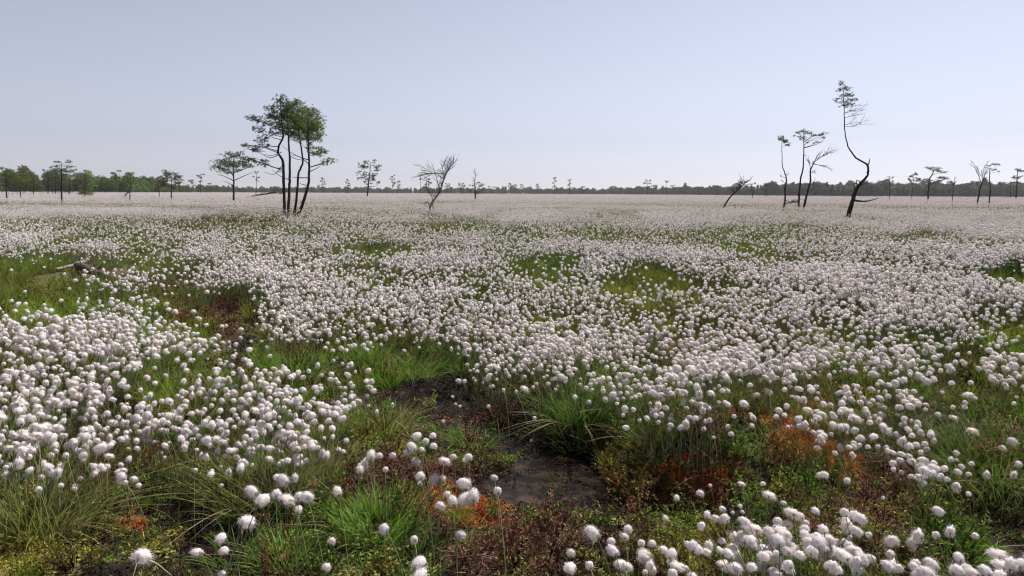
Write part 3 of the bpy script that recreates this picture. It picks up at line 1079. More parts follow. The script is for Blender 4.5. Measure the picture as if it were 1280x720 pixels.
DG, BG, YG, OG = (.15, .27, .04), (.20, .38, .045), (.34, .40, .07), (.27, .33, .07)
TUS = [
    (722, 525, .34, .17, 620, DG, 'tall dark green tussock leaning over the far end of the pool', .9, .08),
    (770, 512, .28, .13, 320, DG, 'green tussock just right of the tall one behind the pool', .9, .12),
    (812, 548, .20, .14, 260, OG, 'low olive tussock on the mossy bank right of the pool', .9, .2),
    (588, 560, .20, .10, 260, DG, 'small dark green tussock standing alone behind the pool', .9, .05),
    (48, 655, .36, .18, 520, OG, 'big olive tussock behind yellow moss at the left edge', .8, .25),
    (12, 590, .30, .14, 300, OG, 'olive tussock half cut off by the left edge', .8, .25),
    (105, 590, .24, .10, 180, YG, 'thin yellowish tussock between dark peat and the left flowers', .8, .3),
    (330, 618, .34, .20, 620, OG, 'broad olive tussock under the tight bunch of white heads', 1.0, .18),
    (400, 600, .28, .14, 300, OG, 'olive tussock behind the brown stump', .9, .25),
    (268, 600, .24, .12, 240, OG, 'olive tussock at the left side of the broad one', 1.0, .2),
    (358, 705, .20, .10, 260, BG, 'bright green tuft at the front edge below the tight bunch', 1.0, .05),
    (480, 668, .24, .13, 380, BG, 'bright green tussock at the front left of the loose group of heads', .9, .05),
    (512, 690, .18, .10, 220, DG, 'dark green tuft at the front edge beside the bright tussock', .9, .08),
    (445, 655, .18, .08, 180, BG, 'small bright green tuft right of the brown stump', .9, .05),
    (300, 700, .20, .10, 160, DG, 'dark tuft over wet peat at the front left', .9, .1),
    (480, 540, .28, .14, 320, OG, 'olive tussock at the left edge of the dark peat hollow', .9, .2),
    (520, 470, .26, .15, 300, BG, 'green tussock at the back of the dark peat hollow', .9, .08),
    (460, 455, .26, .15, 280, BG, 'green tussock left of the back of the peat hollow', .9, .1),
    (580, 462, .24, .13, 240, DG, 'dark green tussock right of the back of the peat hollow', .9, .1),
    (372, 470, .28, .15, 320, BG, 'green tussock in the flowers left of the peat hollow', .9, .1),
    (245, 515, .26, .14, 280, YG, 'yellow green tussock in the middle of the left flowers', .8, .25),
    (1255, 600, .38, .22, 560, DG, 'large dark green tussock overhanging at the right edge', 1.0, .15),
    (1190, 590, .32, .17, 380, OG, 'olive tussock left of the large one at the right edge', 1.0, .2),
    (1120, 560, .28, .14, 300, OG, 'olive tussock above brown litter on the right', 1.0, .25),
    (1060, 535, .24, .12, 220, OG, 'olive tussock right of the rust red moss', 1.0, .3),
    (960, 485, .30, .13, 300, DG, 'dark green tussock round the black gap in the right flowers', .8, .08),
    (1200, 690, .14, .11, 330, BG, 'bright green tuft at the front right beside ground coloured dark as shade', 1.0, .02),
    (935, 515, .18, .12, 220, DG, 'low dark green tussock left of the rust red moss', .9, .12),
    (28, 390, .30, .20, 620, (.075, .14, .03), 'dark green tussock at the left edge near the fallen log', 1.0, .05),
    (75, 372, .30, .22, 700, (.075, .14, .03), 'dark green tussock in front of the fallen log', 1.0, .05),
    (140, 335, .28, .14, 220, BG, 'bright green tussock behind the torn roots of the log', .8, .03),
    (240, 385, .24, .16, 280, BG, 'bright yellow green tussock left of the bare litter patch', .9, .03),
    (255, 352, .28, .20, 560, (.075, .14, .03), 'green tussock behind the bare litter patch', 1.0, .06),
    (690, 352, .28, .20, 560, (.075, .14, .03), 'dark green tussock in the gap of the middle flowers', .9, .06),
    (845, 365, .26, .16, 420, (.075, .14, .03), 'dark green tussock right of the middle gap', .9, .06),
]
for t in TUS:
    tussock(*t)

# ------------------------------------------------------------------ twigs, straws, logs
def twig(px, r, label, mat, name='twig', lift=.02, cat='twig'):
    P = []
    for (u, v, h) in px:
        P.append(hit_ground(u, v, h))
    P = np.array(P)
    b = P[0].copy()
    mb = MB()
    tube(mb, spline(P - b, 14), r, 5, rough=.12)
    o = mb.build(name, M[mat], smooth=True)
    o.location = b
    return tag(o, label, cat)


twig([(97, 634, .03), (114, 629, .06), (130, 627, .05)], [.006, .003], 'pale bare twig lying over dark peat beside the left tussock', 'dead_wood')
twig([(712, 544, .04), (730, 551, .06), (734, 560, .03)], [.005, .003], 'crooked pale twig sticking out of the bank behind the pool', 'dead_wood')
twig([(740, 574, .03), (752, 578, .05), (768, 583, .04)], [.005, .003], 'thin reddish twig at the right end of the pool', 'dark_wood')
twig([(648, 637, .0), (651, 627, .07), (662, 630, .06), (664, 637, .01)], [.004, .003], 'dark bent twig arching out of the muddy shore', 'dark_wood')
twig([(1079, 625, .02), (1090, 619, .06), (1104, 620, .05), (1108, 627, .03)], [.004, .003], 'curved pale straw over brown litter on the right', 'straw')
twig([(604, 578, .02), (640, 584, .02)], [.003, .002], 'thin dark twig lying along the left end of the pool', 'dark_wood')
twig([(160, 698, .17), (190, 702, .14), (214, 720, .02)], [.003, .003], 'pale drooping straw at the front left', 'straw')
twig([(556, 633, .03), (590, 638, .03)], [.004, .003], 'straight brown twig between the loose group and the front litter', 'dark_wood')
twig([(565, 700, .02), (600, 694, .03), (628, 700, .02)], [.004, .002], 'brown twig lying in the litter at the front edge', 'dark_wood')
twig([(840, 612, .02), (858, 600, .08), (866, 596, .10)], [.004, .002], 'short twig at the foot of the rust red mound', 'dead_wood')
twig([(470, 520, .02), (500, 530, .05), (512, 546, .03)], [.005, .003], 'long brown straw across the left of the peat hollow', 'straw')


def log(px, r, label, mat, name='fallen_log', roots=0, stubs=3):
    P = np.array([hit_ground(u, v, h) for u, v, h in px])
    b = P[0].copy()
    e = empty(name, b)
    tag(e, label, 'log')
    Q = spline(P - b, 22)
    mb = MB()
    tube(mb, Q, r, 9, rough=.09)
    mb.build('stem', M[mat], e, True)
    if stubs:
        ms = MB()
        for k in range(stubs):
            q = Q[int(rng.integers(4, 20))]
            dr = unit(rng.normal(size=3) * [1, .6, .3] + [0, 0, .6])
            L = r[0] * rng.uniform(2, 6)
            tube(ms, spline([q, q + dr * L * .5 + rng.normal(size=3) * L * .08, q + dr * L], 6), [r[0] * .25, r[0] * .08], 5, rough=.1)
        ms.build('branch_stub', M[mat], e, True)
    if roots:
        ms = MB()
        for k in range(roots):
            dr = unit(rng.normal(size=3) * [1, .7, .7] + [.6, -.3, .2])
            L = r[0] * rng.uniform(2.5, 6)
            q = Q[-1]
            tube(ms, spline([q, q + dr * L * .4 + rng.normal(size=3) * L * .15, q + dr * L + [0, 0, -.3 * L]], 8), [r[0] * .5, r[0] * .08], 5, rough=.15)
        ms.build('roots', M['dark_wood'], e, True)
    return e


log([(68, 337, .04), (90, 332, .08), (110, 325, .12)], [.018, .026, .038], 'pale weathered log lying in green grass with torn dark roots', 'dead_wood', roots=11, stubs=2)
log([(98, 332, .10), (118, 340, .12), (140, 349, .05)], [.06, .05, .03], 'dark broken root piece lying beside the pale log', 'dark_wood', stubs=4)
log([(387, 618, .03), (402, 622, .05), (418, 632, .02)], [.024, .03, .022], 'short brown stump piece beside the tight bunch of heads', 'dark_wood', stubs=1)

# ------------------------------------------------------------------ trees
def plane_pt(u, v, Y):
    d = ray(u, v)
    return CAM + d * (Y / d[1])


def tree_site(u, vb, heff=.95):
    Y = heff * F / max(vb - hor(u), 1.2)
    p = plane_pt(u, vb, Y)
    return p[0], Y


class Tree:
    def __init__(s, name, u, vb, label, cat='tree', group=None, bark_m='pine_bark', heff=.95, Y=None, tint=(1, 1, 1)):
        if Y is None:
            s.x, s.Y = tree_site(u, vb, heff)
        else:
            s.Y = Y
            s.x = plane_pt(u, vb, Y)[0]
        s.b = np.array([s.x, s.Y, gz(s.x, s.Y)])
        s.px = s.Y / F                      # metres per photo pixel there
        s.e = empty(name, s.b)
        tag(s.e, label, cat, group)
        s.wood, s.leaf, s.fine = MB(), MB(), MB()
        s.bark, s.tint = bark_m, tint
        s.trunks = []

    def at(s, u, v, dy=0.0):
        return plane_pt(u, v, s.Y + dy) - s.b

    def trunk(s, pts, w, dys=None, sides=8):
        dys = dys if dys is not None else np.cumsum(rng.normal(size=len(pts)) * 1.5) * s.px
        P = [s.at(u, v, dy) for (u, v), dy in zip(pts, dys)]
        P[0] = np.array([P[0][0], P[0][1], min(P[0][2], gz(P[0][0] + s.b[0], P[0][1] + s.b[1]) - s.b[2] - .05)])
        P = np.array(P)
        Q = spline(P, 8 * len(P))
        lin = np.stack([np.interp(np.linspace(0, len(P) - 1, len(Q)), np.arange(len(P)), P[:, j]) for j in range(3)], -1)
        Q = .45 * Q + .55 * lin + rng.normal(size=Q.shape) * .12 * s.px
        w = [x * .8 for x in w]
        tube(s.wood, Q, [x * .5 * s.px for x in w], sides, rough=.06)
        s.trunks.append((Q, np.interp(np.linspace(0, 1, len(Q)), np.linspace(0, 1, len(w)), w) * .5 * s.px))
        return Q

    def limb(s, A, B, r0_, r1_, sag=0.0, mb=None, n=8):
        L = np.linalg.norm(B - A)
        m = (A + B) / 2 + rng.normal(size=3) * L * .09 + np.array([0, 0, sag * L])
        P = spline([A, m, B], n)
        tube(mb or s.wood, P, [r0_, r1_], 5, rough=.05)
        return P

    def attach(s, C, drop=.35):
        """trunk point a branch to C would start from"""
        best, bd = None, 1e9
        for Q, R in s.trunks:
            for q, rr in zip(Q[len(Q) // 8:], R[len(Q) // 8:]):
                d = q - C
                dd = np.linalg.norm(d * [1, 1, 1.0]) + abs((C[2] - q[2]) - drop * abs(np.hypot(d[0], d[1]))) * .8
                if dd < bd:
                    best, bd, r = q, dd, rr
        return best, r

    def clump(s, u, v, ru, rv, dens=.13, size=4.5, dy=None, twigs=4, up=.5):
        dy = rng.normal() * ru * .6 * s.px if dy is None else dy * s.px
        C = s.at(u, v, dy)
        q, r = s.attach(C)
        bR = max(min(r * .45, .5 * s.px * 1.3), .18 * s.px)
        s.limb(q, C, bR, bR * .35, sag=-.04)
        a, b = ru * s.px, rv * s.px
        n = max(int(math.pi * ru * rv * dens * 4.2), 8)
        # finer twigs carrying needle sprays, gathered in small tight groups with gaps between
        ng = max(int(n / 5), 3)
        g = rand_dirs(ng) * rng.uniform(.3, 1.15, (ng, 1)) * [a, a, b * 1.1]
        for k in range(min(twigs, ng)):
            s.limb(q + (C - q) * rng.uniform(.55, .95), C + g[k], bR * .35, bR * .14, n=4)
        c = g[rng.integers(0, ng, n)] + rng.normal(size=(n, 3)) * [a * .2, a * .2, b * .22] + C
        m = 9
        P0 = np.repeat(c, m, 0)
        D = rng.normal(size=(n * m, 3)) + np.array([0, 0, up])
        L = size * s.px * rng.uniform(.25, .68, n * m)
        t = np.repeat(rng.uniform(.55, 1.5, n), m)[:, None] * np.ones(3)
        ribbons(s.leaf, P0, D, L, .1, L * .24, 1, t)

    def bare(s, A, D, L, r, depth, mb, spread=.6, lift=.25, nb=3):
        D = unit(D)
        P = spline([A, A + D * L * .5 + rng.normal(size=3) * L * .06, A + D * L + np.array([0, 0, lift * L * .3])], 6)
        tube(mb, P, [r, r * .45], 4, cap=False)
        if depth:
            for k in range(nb):
                t = rng.uniform(.3, 1)
                q = P[int(t * 5)]
                s.bare(q, D + rng.normal(size=3) * spread + [0, 0, lift * .6], L * rng.uniform(.4, .7), r * .55, depth - 1, mb, spread, lift, nb)

    def done(s):
        s.wood.build('trunk', M[s.bark], s.e, True)
        if s.fine.n:
            s.fine.build('twigs', M[s.bark], s.e)
        if s.leaf.n:
            o = s.leaf.build('crown', M['needles'], s.e)
            o.color = (*s.tint, 1)
        return s.e


# the group of four pines
G4 = 'four pines standing close together'
YA = tree_site(362, 262, .80)[1]
t = Tree('pine_tree', 355.5, 262, 'pine with kinked trunk and long sprays to the left in the close group of four', group=G4, Y=YA, tint=(.95, 1, 1))
t.trunk([(355.5, 264), (354.8, 230), (353.7, 202), (347.6, 191), (349, 181), (354, 171), (351.5, 145), (350, 118)], [5.0, 4.4, 4, 3.2, 3, 2.6, 1.8, .7])
for c in [(313, 148, 9, 4), (324, 151, 7, 3), (336, 147, 9, 5), (322, 163, 8, 4), (333, 155, 9, 4), (325, 175, 9, 4), (307, 181, 6, 3), (318, 187, 9, 4), (331, 183, 7, 3), (327, 203, 9, 4), (315, 200, 5, 3),
          (342, 138, 9, 6), (350, 124, 8, 6), (356, 133, 9, 6), (346, 148, 10, 6), (352, 158, 10, 6), (340, 166, 8, 4)]:
    t.clump(*c)
for a, b in (((354, 205), (330, 215)), ((355, 215), (345, 214)), ((352, 190), (330, 193))):
    t.limb(t.at(*a), t.at(b[0], b[1], 8 * t.px), .5 * t.px, .2 * t.px)
t.done()
t = Tree('pine_tree', 360, 262, 'straight slender pine, second from the left in the close group of four', group=G4, Y=YA * 1.04, tint=(1, 1, .9))
t.trunk([(359.5, 263), (362, 227), (362.2, 200), (360, 165), (358, 130)], [4.6, 3.8, 3.2, 2.4, .8])
for c in [(352, 140, 10, 7), (362, 133, 9, 6), (358, 150, 12, 8), (348, 157, 9, 5), (366, 146, 10, 8), (362, 165, 9, 6), (370, 158, 9, 7), (364, 140, 10, 7), (355, 162, 9, 6), (374, 150, 10, 8)]:
    t.clump(*c)
t.limb(t.at(362, 195), t.at(385, 200), .5 * t.px, .2 * t.px)
t.limb(t.at(362, 225), t.at(340, 212), .5 * t.px, .2 * t.px)
t.done()
t = Tree('pine_tree', 367.5, 263, 'pine with an S shaped trunk, third from the left in the close group of four', group=G4, Y=YA * .985, tint=(1.5, 1.5, .8))  # brighter tint paints sunlight on the right side of the group
t.trunk([(366.5, 265), (371.5, 240), (373, 217), (378.5, 204), (377.5, 190), (373.7, 168), (371, 124)], [4.2, 3.6, 3, 2.8, 2.4, 2, .7])
for c in [(371, 130, 8, 6), (377, 136, 10, 7), (368, 143, 11, 8), (380, 148, 12, 8), (372, 158, 11, 8), (384, 162, 10, 7), (378, 172, 9, 5), (390, 156, 9, 7), (376, 165, 10, 6), (366, 168, 8, 5)]:
    t.clump(*c)
t.limb(t.at(373, 222), t.at(385, 223), .5 * t.px, .2 * t.px)
t.done()
t = Tree('pine_tree', 370, 270, 'leaning pine with green crown tinted as if sunlit at the right of the group of four', group=G4, Y=YA * .93, tint=(1.8, 1.85, .8))  # sunlight through the needles is put into the crown tint
t.trunk([(370, 271), (380, 250), (386, 227), (386.3, 200), (385, 172), (386.5, 138)], [5.2, 4.6, 3.8, 3, 2.2, .8])
for c in [(387, 140, 9, 6), (394, 147, 11, 8), (384, 152, 12, 9), (398, 157, 10, 8), (391, 165, 12, 8), (384, 174, 10, 6), (398, 170, 9, 6), (395, 191, 10, 5), (404, 187, 7, 4), (388, 184, 8, 4), (412, 201, 8, 4), (403, 205, 4, 2)]:
    t.clump(*c)
for a, b in (((386, 222), (364, 221)), ((386, 215), (401, 207)), ((386, 205), (360, 193)), ((384, 232), (372, 230)), ((386, 200), (352, 182)), ((386, 180), (406, 165))):
    t.limb(t.at(*a), t.at(b[0], b[1], rng.normal() * 8 * t.px), .6 * t.px, .2 * t.px)
t.done()


def flat_pine(u, vb, vt, wd, label, lean=0, layers=6, low=.5, tw=2.6, group=None, heff=.95, tint=(1, 1, 1), dens=.16, size=3.2, flat=.22, name='pine_tree', bushy=False, top=1.0):
    """a bog pine: bare trunk, thin flat layers of needles in the upper part"""
    t = Tree(name, u, vb, label, group=group, heff=heff, tint=tint)
    hgt = vb - vt
    w1 = lean
    pts = [(u, vb), (u + w1 * .3 + rng.normal() * .3, vb - hgt * .3), (u + w1 * .6 + rng.normal() * .4, vb - hgt * .6), (u + w1, vt + hgt * .04)]
    t.trunk(pts, [tw, tw * .8, tw * .55, .5], sides=6)
    lo = 0.05 if bushy else low
    for k in range(layers):
        f = k / max(layers - 1, 1)
        vv = vt + 1.5 + (vb - vt) * (1 - lo) * f * .9
        span = wd * .5 * ((.35 + .65 * math.sin(math.pi * min(f * .75 + .2, 1))) if not bushy else (.35 + .65 * f)) * top
        for sgn in (-1, 1):
            off = sgn * span * rng.uniform(.2, .75)
            rr = max(span * rng.uniform(.35, .6), 1.2)
            t.clump(u + lean * (1 - f * .6) + off, vv + rng.normal() * hgt * .03, rr, max(rr * (flat + .1 * bushy + .12 * (f == 0)), .9), dens, size, twigs=2)
    return t


t = flat_pine(292, 252, 193, 56, 'flat topped pine with spreading bare lower limbs left of the group of four', layers=4, low=.62, tw=3.4, size=3.6, dens=.17, flat=.3)
for c in [(292, 196, 9, 3), (281, 202, 10, 3), (302, 202, 9, 3), (272, 208, 7, 2), (309, 208, 6, 2.5), (290, 207, 12, 3.5)]:
    t.clump(*c, size=3.6, dens=.2)
for a, b in (((292, 226), (272, 218)), ((292, 226), (316, 215)), ((292, 219), (262, 209)), ((292, 216), (318, 207)), ((292, 232), (280, 226))):
    t.limb(t.at(*a), t.at(b[0], b[1], rng.normal() * 5 * t.px), .6 * t.px, .2 * t.px)
t.done()
t = flat_pine(458.5, 247, 200, 27, 'small pine with layered dark crown standing alone right of the group of four', lean=5, layers=7, low=.32, tw=2.6, size=3.2, dens=.2, flat=.4)
t.clump(475, 228, 3, 1.2)
t.done()
flat_pine(77, 253, 200, 30, 'tall thin pine with a small flat crown in front of the left forest', layers=4, low=.68, tw=2.6, size=3.0, dens=.22, flat=.35).done()
GP = 'scattered pines along the edge of the bog'
FP = [  # u, base, top, width, label, lean, layers, low, trunk px, tint, bushy
    (8, 248, 211, 22, 'broad crowned pine at the left edge of the forest', 0, 6, .35, 2.2, (1.3, 1.3, .8), 0),
    (25, 247, 216, 20, 'yellowish round pine second from the left edge', 0, 6, .3, 1.6, (1.9, 1.6, .8), 0),
    (42, 244, 221, 17, 'low rounded pine between the yellowish pine and the tall thin one', 0, 5, .3, 1.4, (1.8, 1.4, .8), 0),
    (60, 244, 212, 20, 'dark pine just left of the tall thin pine', 0, 6, .3, 1.8, (1, 1.05, .9), 0),
    (69, 244, 210, 18, 'dark pine touching the left side of the tall thin pine', 1, 6, .3, 1.6, (1, 1.05, .9), 0),
    (86, 244, 212, 22, 'pine with thin top just right of the tall thin pine', 2, 6, .3, 1.8, (1.4, 1.3, .9), 0),
    (106, 246, 212, 24, 'bushy pine with foliage down to the ground on the left', 1, 8, .1, 2.0, (1.5, 1.6, .8), 1),
    (145, 243, 213, 14, 'slim pine with small dark top before the bright green trees', 0, 4, .6, 1.4, (.9, 1, 1), 0),
    (162, 250, 217, 16, 'pine with ragged crown and a leaning snag at its foot', 1, 5, .5, 1.8, (1.2, 1.3, .8), 0),
    (199, 247, 220, 12, 'short pine with sparse crown just left of the dark layered one', 0, 4, .5, 1.2, (1, 1, 1), 0),
    (214, 249, 216, 30, 'dark layered pine between the left forest and the flat topped pine', 0, 6, .45, 2.0, (.9, 1, 1), 0),
    (240, 241, 224, 11, 'low round pine in the gap left of the flat topped pine', 0, 4, .4, 1.2, (.9, 1, 1), 0),
    (251, 243, 216, 13, 'thin pale pine with umbrella top left of the flat topped pine', 0, 3, .65, 1.0, (1, 1, 1), 0),
    (262, 241, 228, 8, 'tiny pine on the horizon touching the flat topped pine', 0, 4, .3, .9, (.9, 1, 1), 0),
    (321, 243, 214, 9, 'thin faint pine seen behind the flat topped pine', 0, 3, .6, 1.0, (1, 1, 1), 0),
    (403, 242, 222, 9, 'small pine at the horizon just right of the group of four', 0, 4, .4, 1.0, (.9, 1, 1), 0),
    (435, 243, 224, 7, 'small pine on the horizon left of the lone layered pine', 0, 4, .4, .9, (.9, 1, 1), 0),
    (491, 243, 219, 8, 'slim pine with round top right of the lone layered pine', 0, 4, .45, 1.1, (.9, 1, 1), 0),
    (497, 243, 226, 9, 'low dense pine leaning on the slim round topped one', 1, 4, .3, 1.2, (.9, 1, 1), 0),
    (525.5, 243, 218, 7, 'very thin pine with a tiny cap left of the bare birch', 0, 2, .8, .9, (.9, 1, 1), 0),
    (535, 243, 222, 10, 'small pine behind the left twigs of the bare birch', 1, 4, .5, 1.1, (.9, 1, 1), 0),
    (559, 243, 229, 9, 'low pine behind the right side of the bare birch', 0, 4, .3, 1.1, (.9, 1, 1), 0),
    (577, 243, 228, 11, 'dark low pine between the bare birch and the scraggly pine', 0, 4, .3, 1.2, (.9, 1, 1), 0),
    (615, 243, 232, 10, 'low round pine just right of the scraggly pine', 0, 3, .3, 1.1, (.9, 1, 1), 0),
    (629, 243, 233, 5, 'smallest round pine in the row right of the scraggly pine', 0, 3, .3, .9, (.9, 1, 1), 0),
    (637.5, 243, 228, 7, 'upright dark pine in the middle of the horizon row', 0, 4, .3, 1.1, (.9, 1, 1), 0),
    (644.5, 243, 230, 7, 'rounded pine right beside the upright dark pine', 0, 3, .35, 1.0, (.9, 1, 1), 0),
    (652, 243, 230, 6, 'narrow pine at the right end of the middle three', 0, 4, .3, 1.0, (.9, 1, 1), 0),
    (672, 243, 229, 7, 'single small pine right of the middle three', 0, 4, .3, 1.0, (.9, 1, 1), 0),
    (693, 244, 221, 6, 'thin pale tree with wispy top near the middle of the horizon', 0, 3, .5, .8, (1.2, 1.2, 1.2), 0),
    (712, 244, 224, 8, 'dark pine standing above the forest line right of the wispy tree', 0, 4, .2, 1.6, (.9, 1, 1), 0),
    (728, 244, 233, 9, 'low broad pine right of the dark horizon pine', 0, 3, .3, 1.0, (.9, 1, 1), 0),
    (776, 244, 234, 6, 'small pine on the forest line in the empty middle stretch', 0, 3, .3, .9, (.9, 1, 1), 0),
    (809, 245, 225, 11, 'open crowned pine on the forest line left of centre right', 0, 4, .5, 1.1, (.9, 1, 1), 0),
    (816, 245, 231, 8, 'low pine touching the open crowned pine', 1, 3, .4, .9, (.9, 1, 1), 0),
    (833, 246, 225, 6, 'thin bare topped tree on the middle forest line', 0, 2, .5, .9, (1.1, 1.1, 1.1), 0),
    (841, 245, 231, 9, 'pale spreading pine right of the thin bare topped tree', 0, 3, .5, .9, (1.1, 1.1, 1.1), 0),
    (873, 245, 233, 6, 'small pine in the row right of the pale spreading pine', 0, 3, .3, .9, (.9, 1, 1), 0),
    (896, 246, 232, 7, 'dark small pine just left of the leaning dead tree', 0, 3, .3, 1.0, (.9, 1, 1), 0),
    (940, 249, 228, 12, 'low pine crossed by the top of the leaning dead tree', 0, 4, .4, 1.4, (.9, 1, 1), 0),
    (958, 247, 229, 15, 'low rounded pine between the leaning dead tree and the three thin pines', 0, 4, .25, 1.2, (.9, 1, 1), 0),
    (1027, 246, 230, 12, 'small pine in the forest line behind the three thin pines', 0, 3, .3, 1.1, (.9, 1, 1), 0),
    (1112, 250, 220, 13, 'slim umbrella pine right of the crooked pine', 0, 3, .75, 1.2, (1, 1, 1), 0),
    (1139, 250, 217, 17, 'slim pine with two flat sprays left of the flag crowned pine', 3, 4, .62, 1.0, (1, 1, 1), 0),
]
for (uu, vb, vt, wd, lab, lean, lay, low, tw, tint, bu) in FP:
    flat_pine(uu, vb, vt, wd, lab, lean, lay, low, tw, GP, heff=.85, tint=tint, dens=.42, size=2.6, flat=.4, bushy=bool(bu)).done()

# flag crowned pine
t = Tree('pine_tree', 1160, 250, 'wind swept pine with a flag crown streaming to the right', group=GP, heff=.8)
t.trunk([(1160, 251), (1161, 232), (1162, 223.5), (1166, 217), (1168, 211)], [2.6, 2.2, 2, 1.6, .6], sides=6)
for c in [(1164, 210, 5, 1.6), (1170, 212, 6, 2), (1177, 215, 5, 1.6), (1177, 222, 6, 1.6), (1183, 223, 4, 1.2), (1175, 226, 4, 1.2)]:
    t.clump(*c, dens=.6, size=2.4, twigs=2)
t.done()
t = Tree('pine_tree', 1236, 254, 'thin pine with small spray top beside the bare forked tree', group=GP, heff=.8)
t.trunk([(1236, 255), (1238, 238), (1237, 224), (1237.5, 207)], [2, 1.8, 1.4, .5], sides=6)
for c in [(1242, 205, 4, 1.2), (1247, 206, 3, 1), (1236, 207, 3, 1.2), (1240, 212, 4, 1.1), (1248, 214, 2, .8)]:
    t.clump(*c, dens=.5, size=2.4, twigs=2)
t.done()
t = Tree('pine_tree', 1270, 249, 'dark pine with layered crown at the right edge', group=GP, heff=.8)
t.trunk([(1270, 250), (1271, 232), (1272, 211)], [2.4, 2, .6], sides=6)
for c in [(1272, 212, 5, 1.6), (1278, 214, 4, 1.5), (1268, 222, 4, 2), (1275, 222, 4, 1.6), (1274, 229, 5, 1.3), (1266, 228, 3, 1.2)]:
    t.clump(*c, dens=.5, size=2.4, twigs=2)
t.done()
t = Tree('pine_tree', 1263, 248, 'thin half bare pine just left of the dark pine at the right edge', group=GP, heff=.8)
t.trunk([(1263, 249), (1263.5, 235), (1263, 226)], [1.3, 1, .4], sides=5)
for c in [(1262, 229, 3, 1), (1264, 234, 3, 1)]:
    t.clump(*c, dens=.35, size=2.2, twigs=2)
t.done()
t = Tree('bare_tree', 1221, 254, 'bare forked dead tree leaning to the right near the right edge', heff=.8)
t.trunk([(1221, 255), (1225, 236), (1230, 222)], [2.6, 2.2, 1.4], sides=6)
for (a, b) in (((1227, 231), (1224, 220)), ((1230, 222), (1235, 210)), ((1230, 223), (1221, 209)), ((1224, 220), (1218, 208)), ((1230, 222), (1230, 207))):
    A = t.at(*a)
    t.bare(A, t.at(*b) - A, np.linalg.norm(t.at(*b) - A), .4 * t.px, 2, t.fine, .7, .2)
t.done()
t = Tree('bare_tree', 1190, 253, 'thin dead sapling leaning left of the bare forked tree', heff=.8)
t.trunk([(1190, 254), (1191.5, 240), (1192, 229)], [1.3, 1.0, .5], sides=5)
for b in ((1186, 227), (1197, 226), (1193, 222)):
    A = t.at(1192, 231)
    t.bare(A, t.at(*b) - A, np.linalg.norm(t.at(*b) - A), .25 * t.px, 1, t.fine)
t.done()

# scraggly pine in the middle
t = Tree('pine_tree', 594, 250, 'scraggly half dead pine with a bare spire top in the middle', heff=.85)
t.trunk([(594, 251), (594, 238), (593.5, 228), (594.5, 214)], [2.8, 2.2, 1.4, .4], sides=6)
for c in [(602, 232, 5, 1.6), (597, 240, 5, 2), (605, 236, 4, 1.2), (590, 232, 3, 1.2), (600, 228, 3, 1), (588, 239, 3, 1.4)]:
    t.clump(*c, dens=.4, size=2.6, twigs=2)
for k in range(10):
    A = t.at(594, 214 + k * 2.2)
    t.bare(A, np.array([rng.normal(), rng.normal() * .6, .3]), 4 * t.px, .22 * t.px, 1, t.fine)
t.done()

# leaning bare birch
t = Tree('birch_tree', 535, 263, 'leaning leafless birch with fine twigs and a low bare side branch', bark_m='birch_bark', heff=.85)
Q = t.trunk([(534, 265), (539, 255), (545, 247), (551, 236), (557, 218), (562, 210), (568, 203)], [3.4, 3.2, 2.6, 2.4, 2, 1.6, .6], sides=7)
low_b = t.trunk([(542, 252), (535, 253.5), (528, 254)], [1.8, 1.5, .6], sides=5)
st2 = t.trunk([(542, 251), (540, 246), (534, 238), (533, 225)], [1.6, 1.3, .9, .3], sides=5)
for k, q in enumerate(Q[16:]):
    for _ in range(2):
        t.bare(q, np.array([rng.normal() - .1, rng.normal() * .7, 1.1]), rng.uniform(5, 13) * t.px, .2 * t.px, 2, t.fine, .55, .4, 2)
for b in ((531, 214), (540, 206), (551, 205), (524, 217)):
    A = Q[int(rng.integers(26, 40))]
    B = t.at(*b)
    t.bare(A, B - A, np.linalg.norm(B - A), .5 * t.px, 2, t.fine, .5, .15, 4)
for q in st2[10:]:
    t.bare(q, np.array([rng.normal(), rng.normal() * .7, .8]), rng.uniform(3, 8) * t.px, .25 * t.px, 1, t.fine)
t.done()

# leaning dead tree
t = Tree('bare_tree', 902, 258, 'dead tree leaning far to the right with fine bare twigs', heff=.85)
Q = t.trunk([(901, 259), (912, 247), (923, 237), (931, 229)], [2.6, 2.2, 1.6, .8], sides=6)
for q in Q[14:]:
    for _ in range(2):
        t.bare(q, np.array([rng.normal() + .2, rng.normal() * .6, 1.0]), rng.uniform(4, 10) * t.px, .25 * t.px, 2, t.fine, .6, .2)
t.clump(930, 232, 4, 2, dens=.3, size=2.4)
t.done()

# three thin pines
G3 = 'three thin pines standing together'
Y3 = tree_site(990, 259, .85)[1]
t = Tree('pine_tree', 979, 261, 'thinnest of three thin pines, wavy trunk and a small tuft at its top', group=G3, Y=Y3)
t.trunk([(979, 262), (981.7, 246.7), (981, 236.7), (983.3, 225), (981.3, 216.7), (978, 208), (977.5, 191.7), (977, 174)], [3.2, 2.6, 2.4, 2, 1.6, 1.2, 1, .5])
for c in [(977, 174, 4, 3), (982, 178, 4, 2), (986, 181, 4, 1.6), (980, 176, 3, 2)]:
    t.clump(*c, size=3.4, dens=.35)
for c in ((981, 219), (982, 222), (982, 228)):
    A = t.at(*c)
    t.bare(A, np.array([rng.choice([-1, 1]), rng.normal() * .5, .2]), 7 * t.px, .25 * t.px, 2, t.fine)
t.done()
t = Tree('pine_tree', 998, 260, 'tallest of three thin pines with a wide open crown leaning right', group=G3, Y=Y3 * 1.02)
t.trunk([(998, 261), (999, 243), (1001, 221.7), (1003.7, 211.7), (1004.7, 191.7), (1004.7, 161)], [3.2, 2.8, 2.4, 2, 1.6, .6])
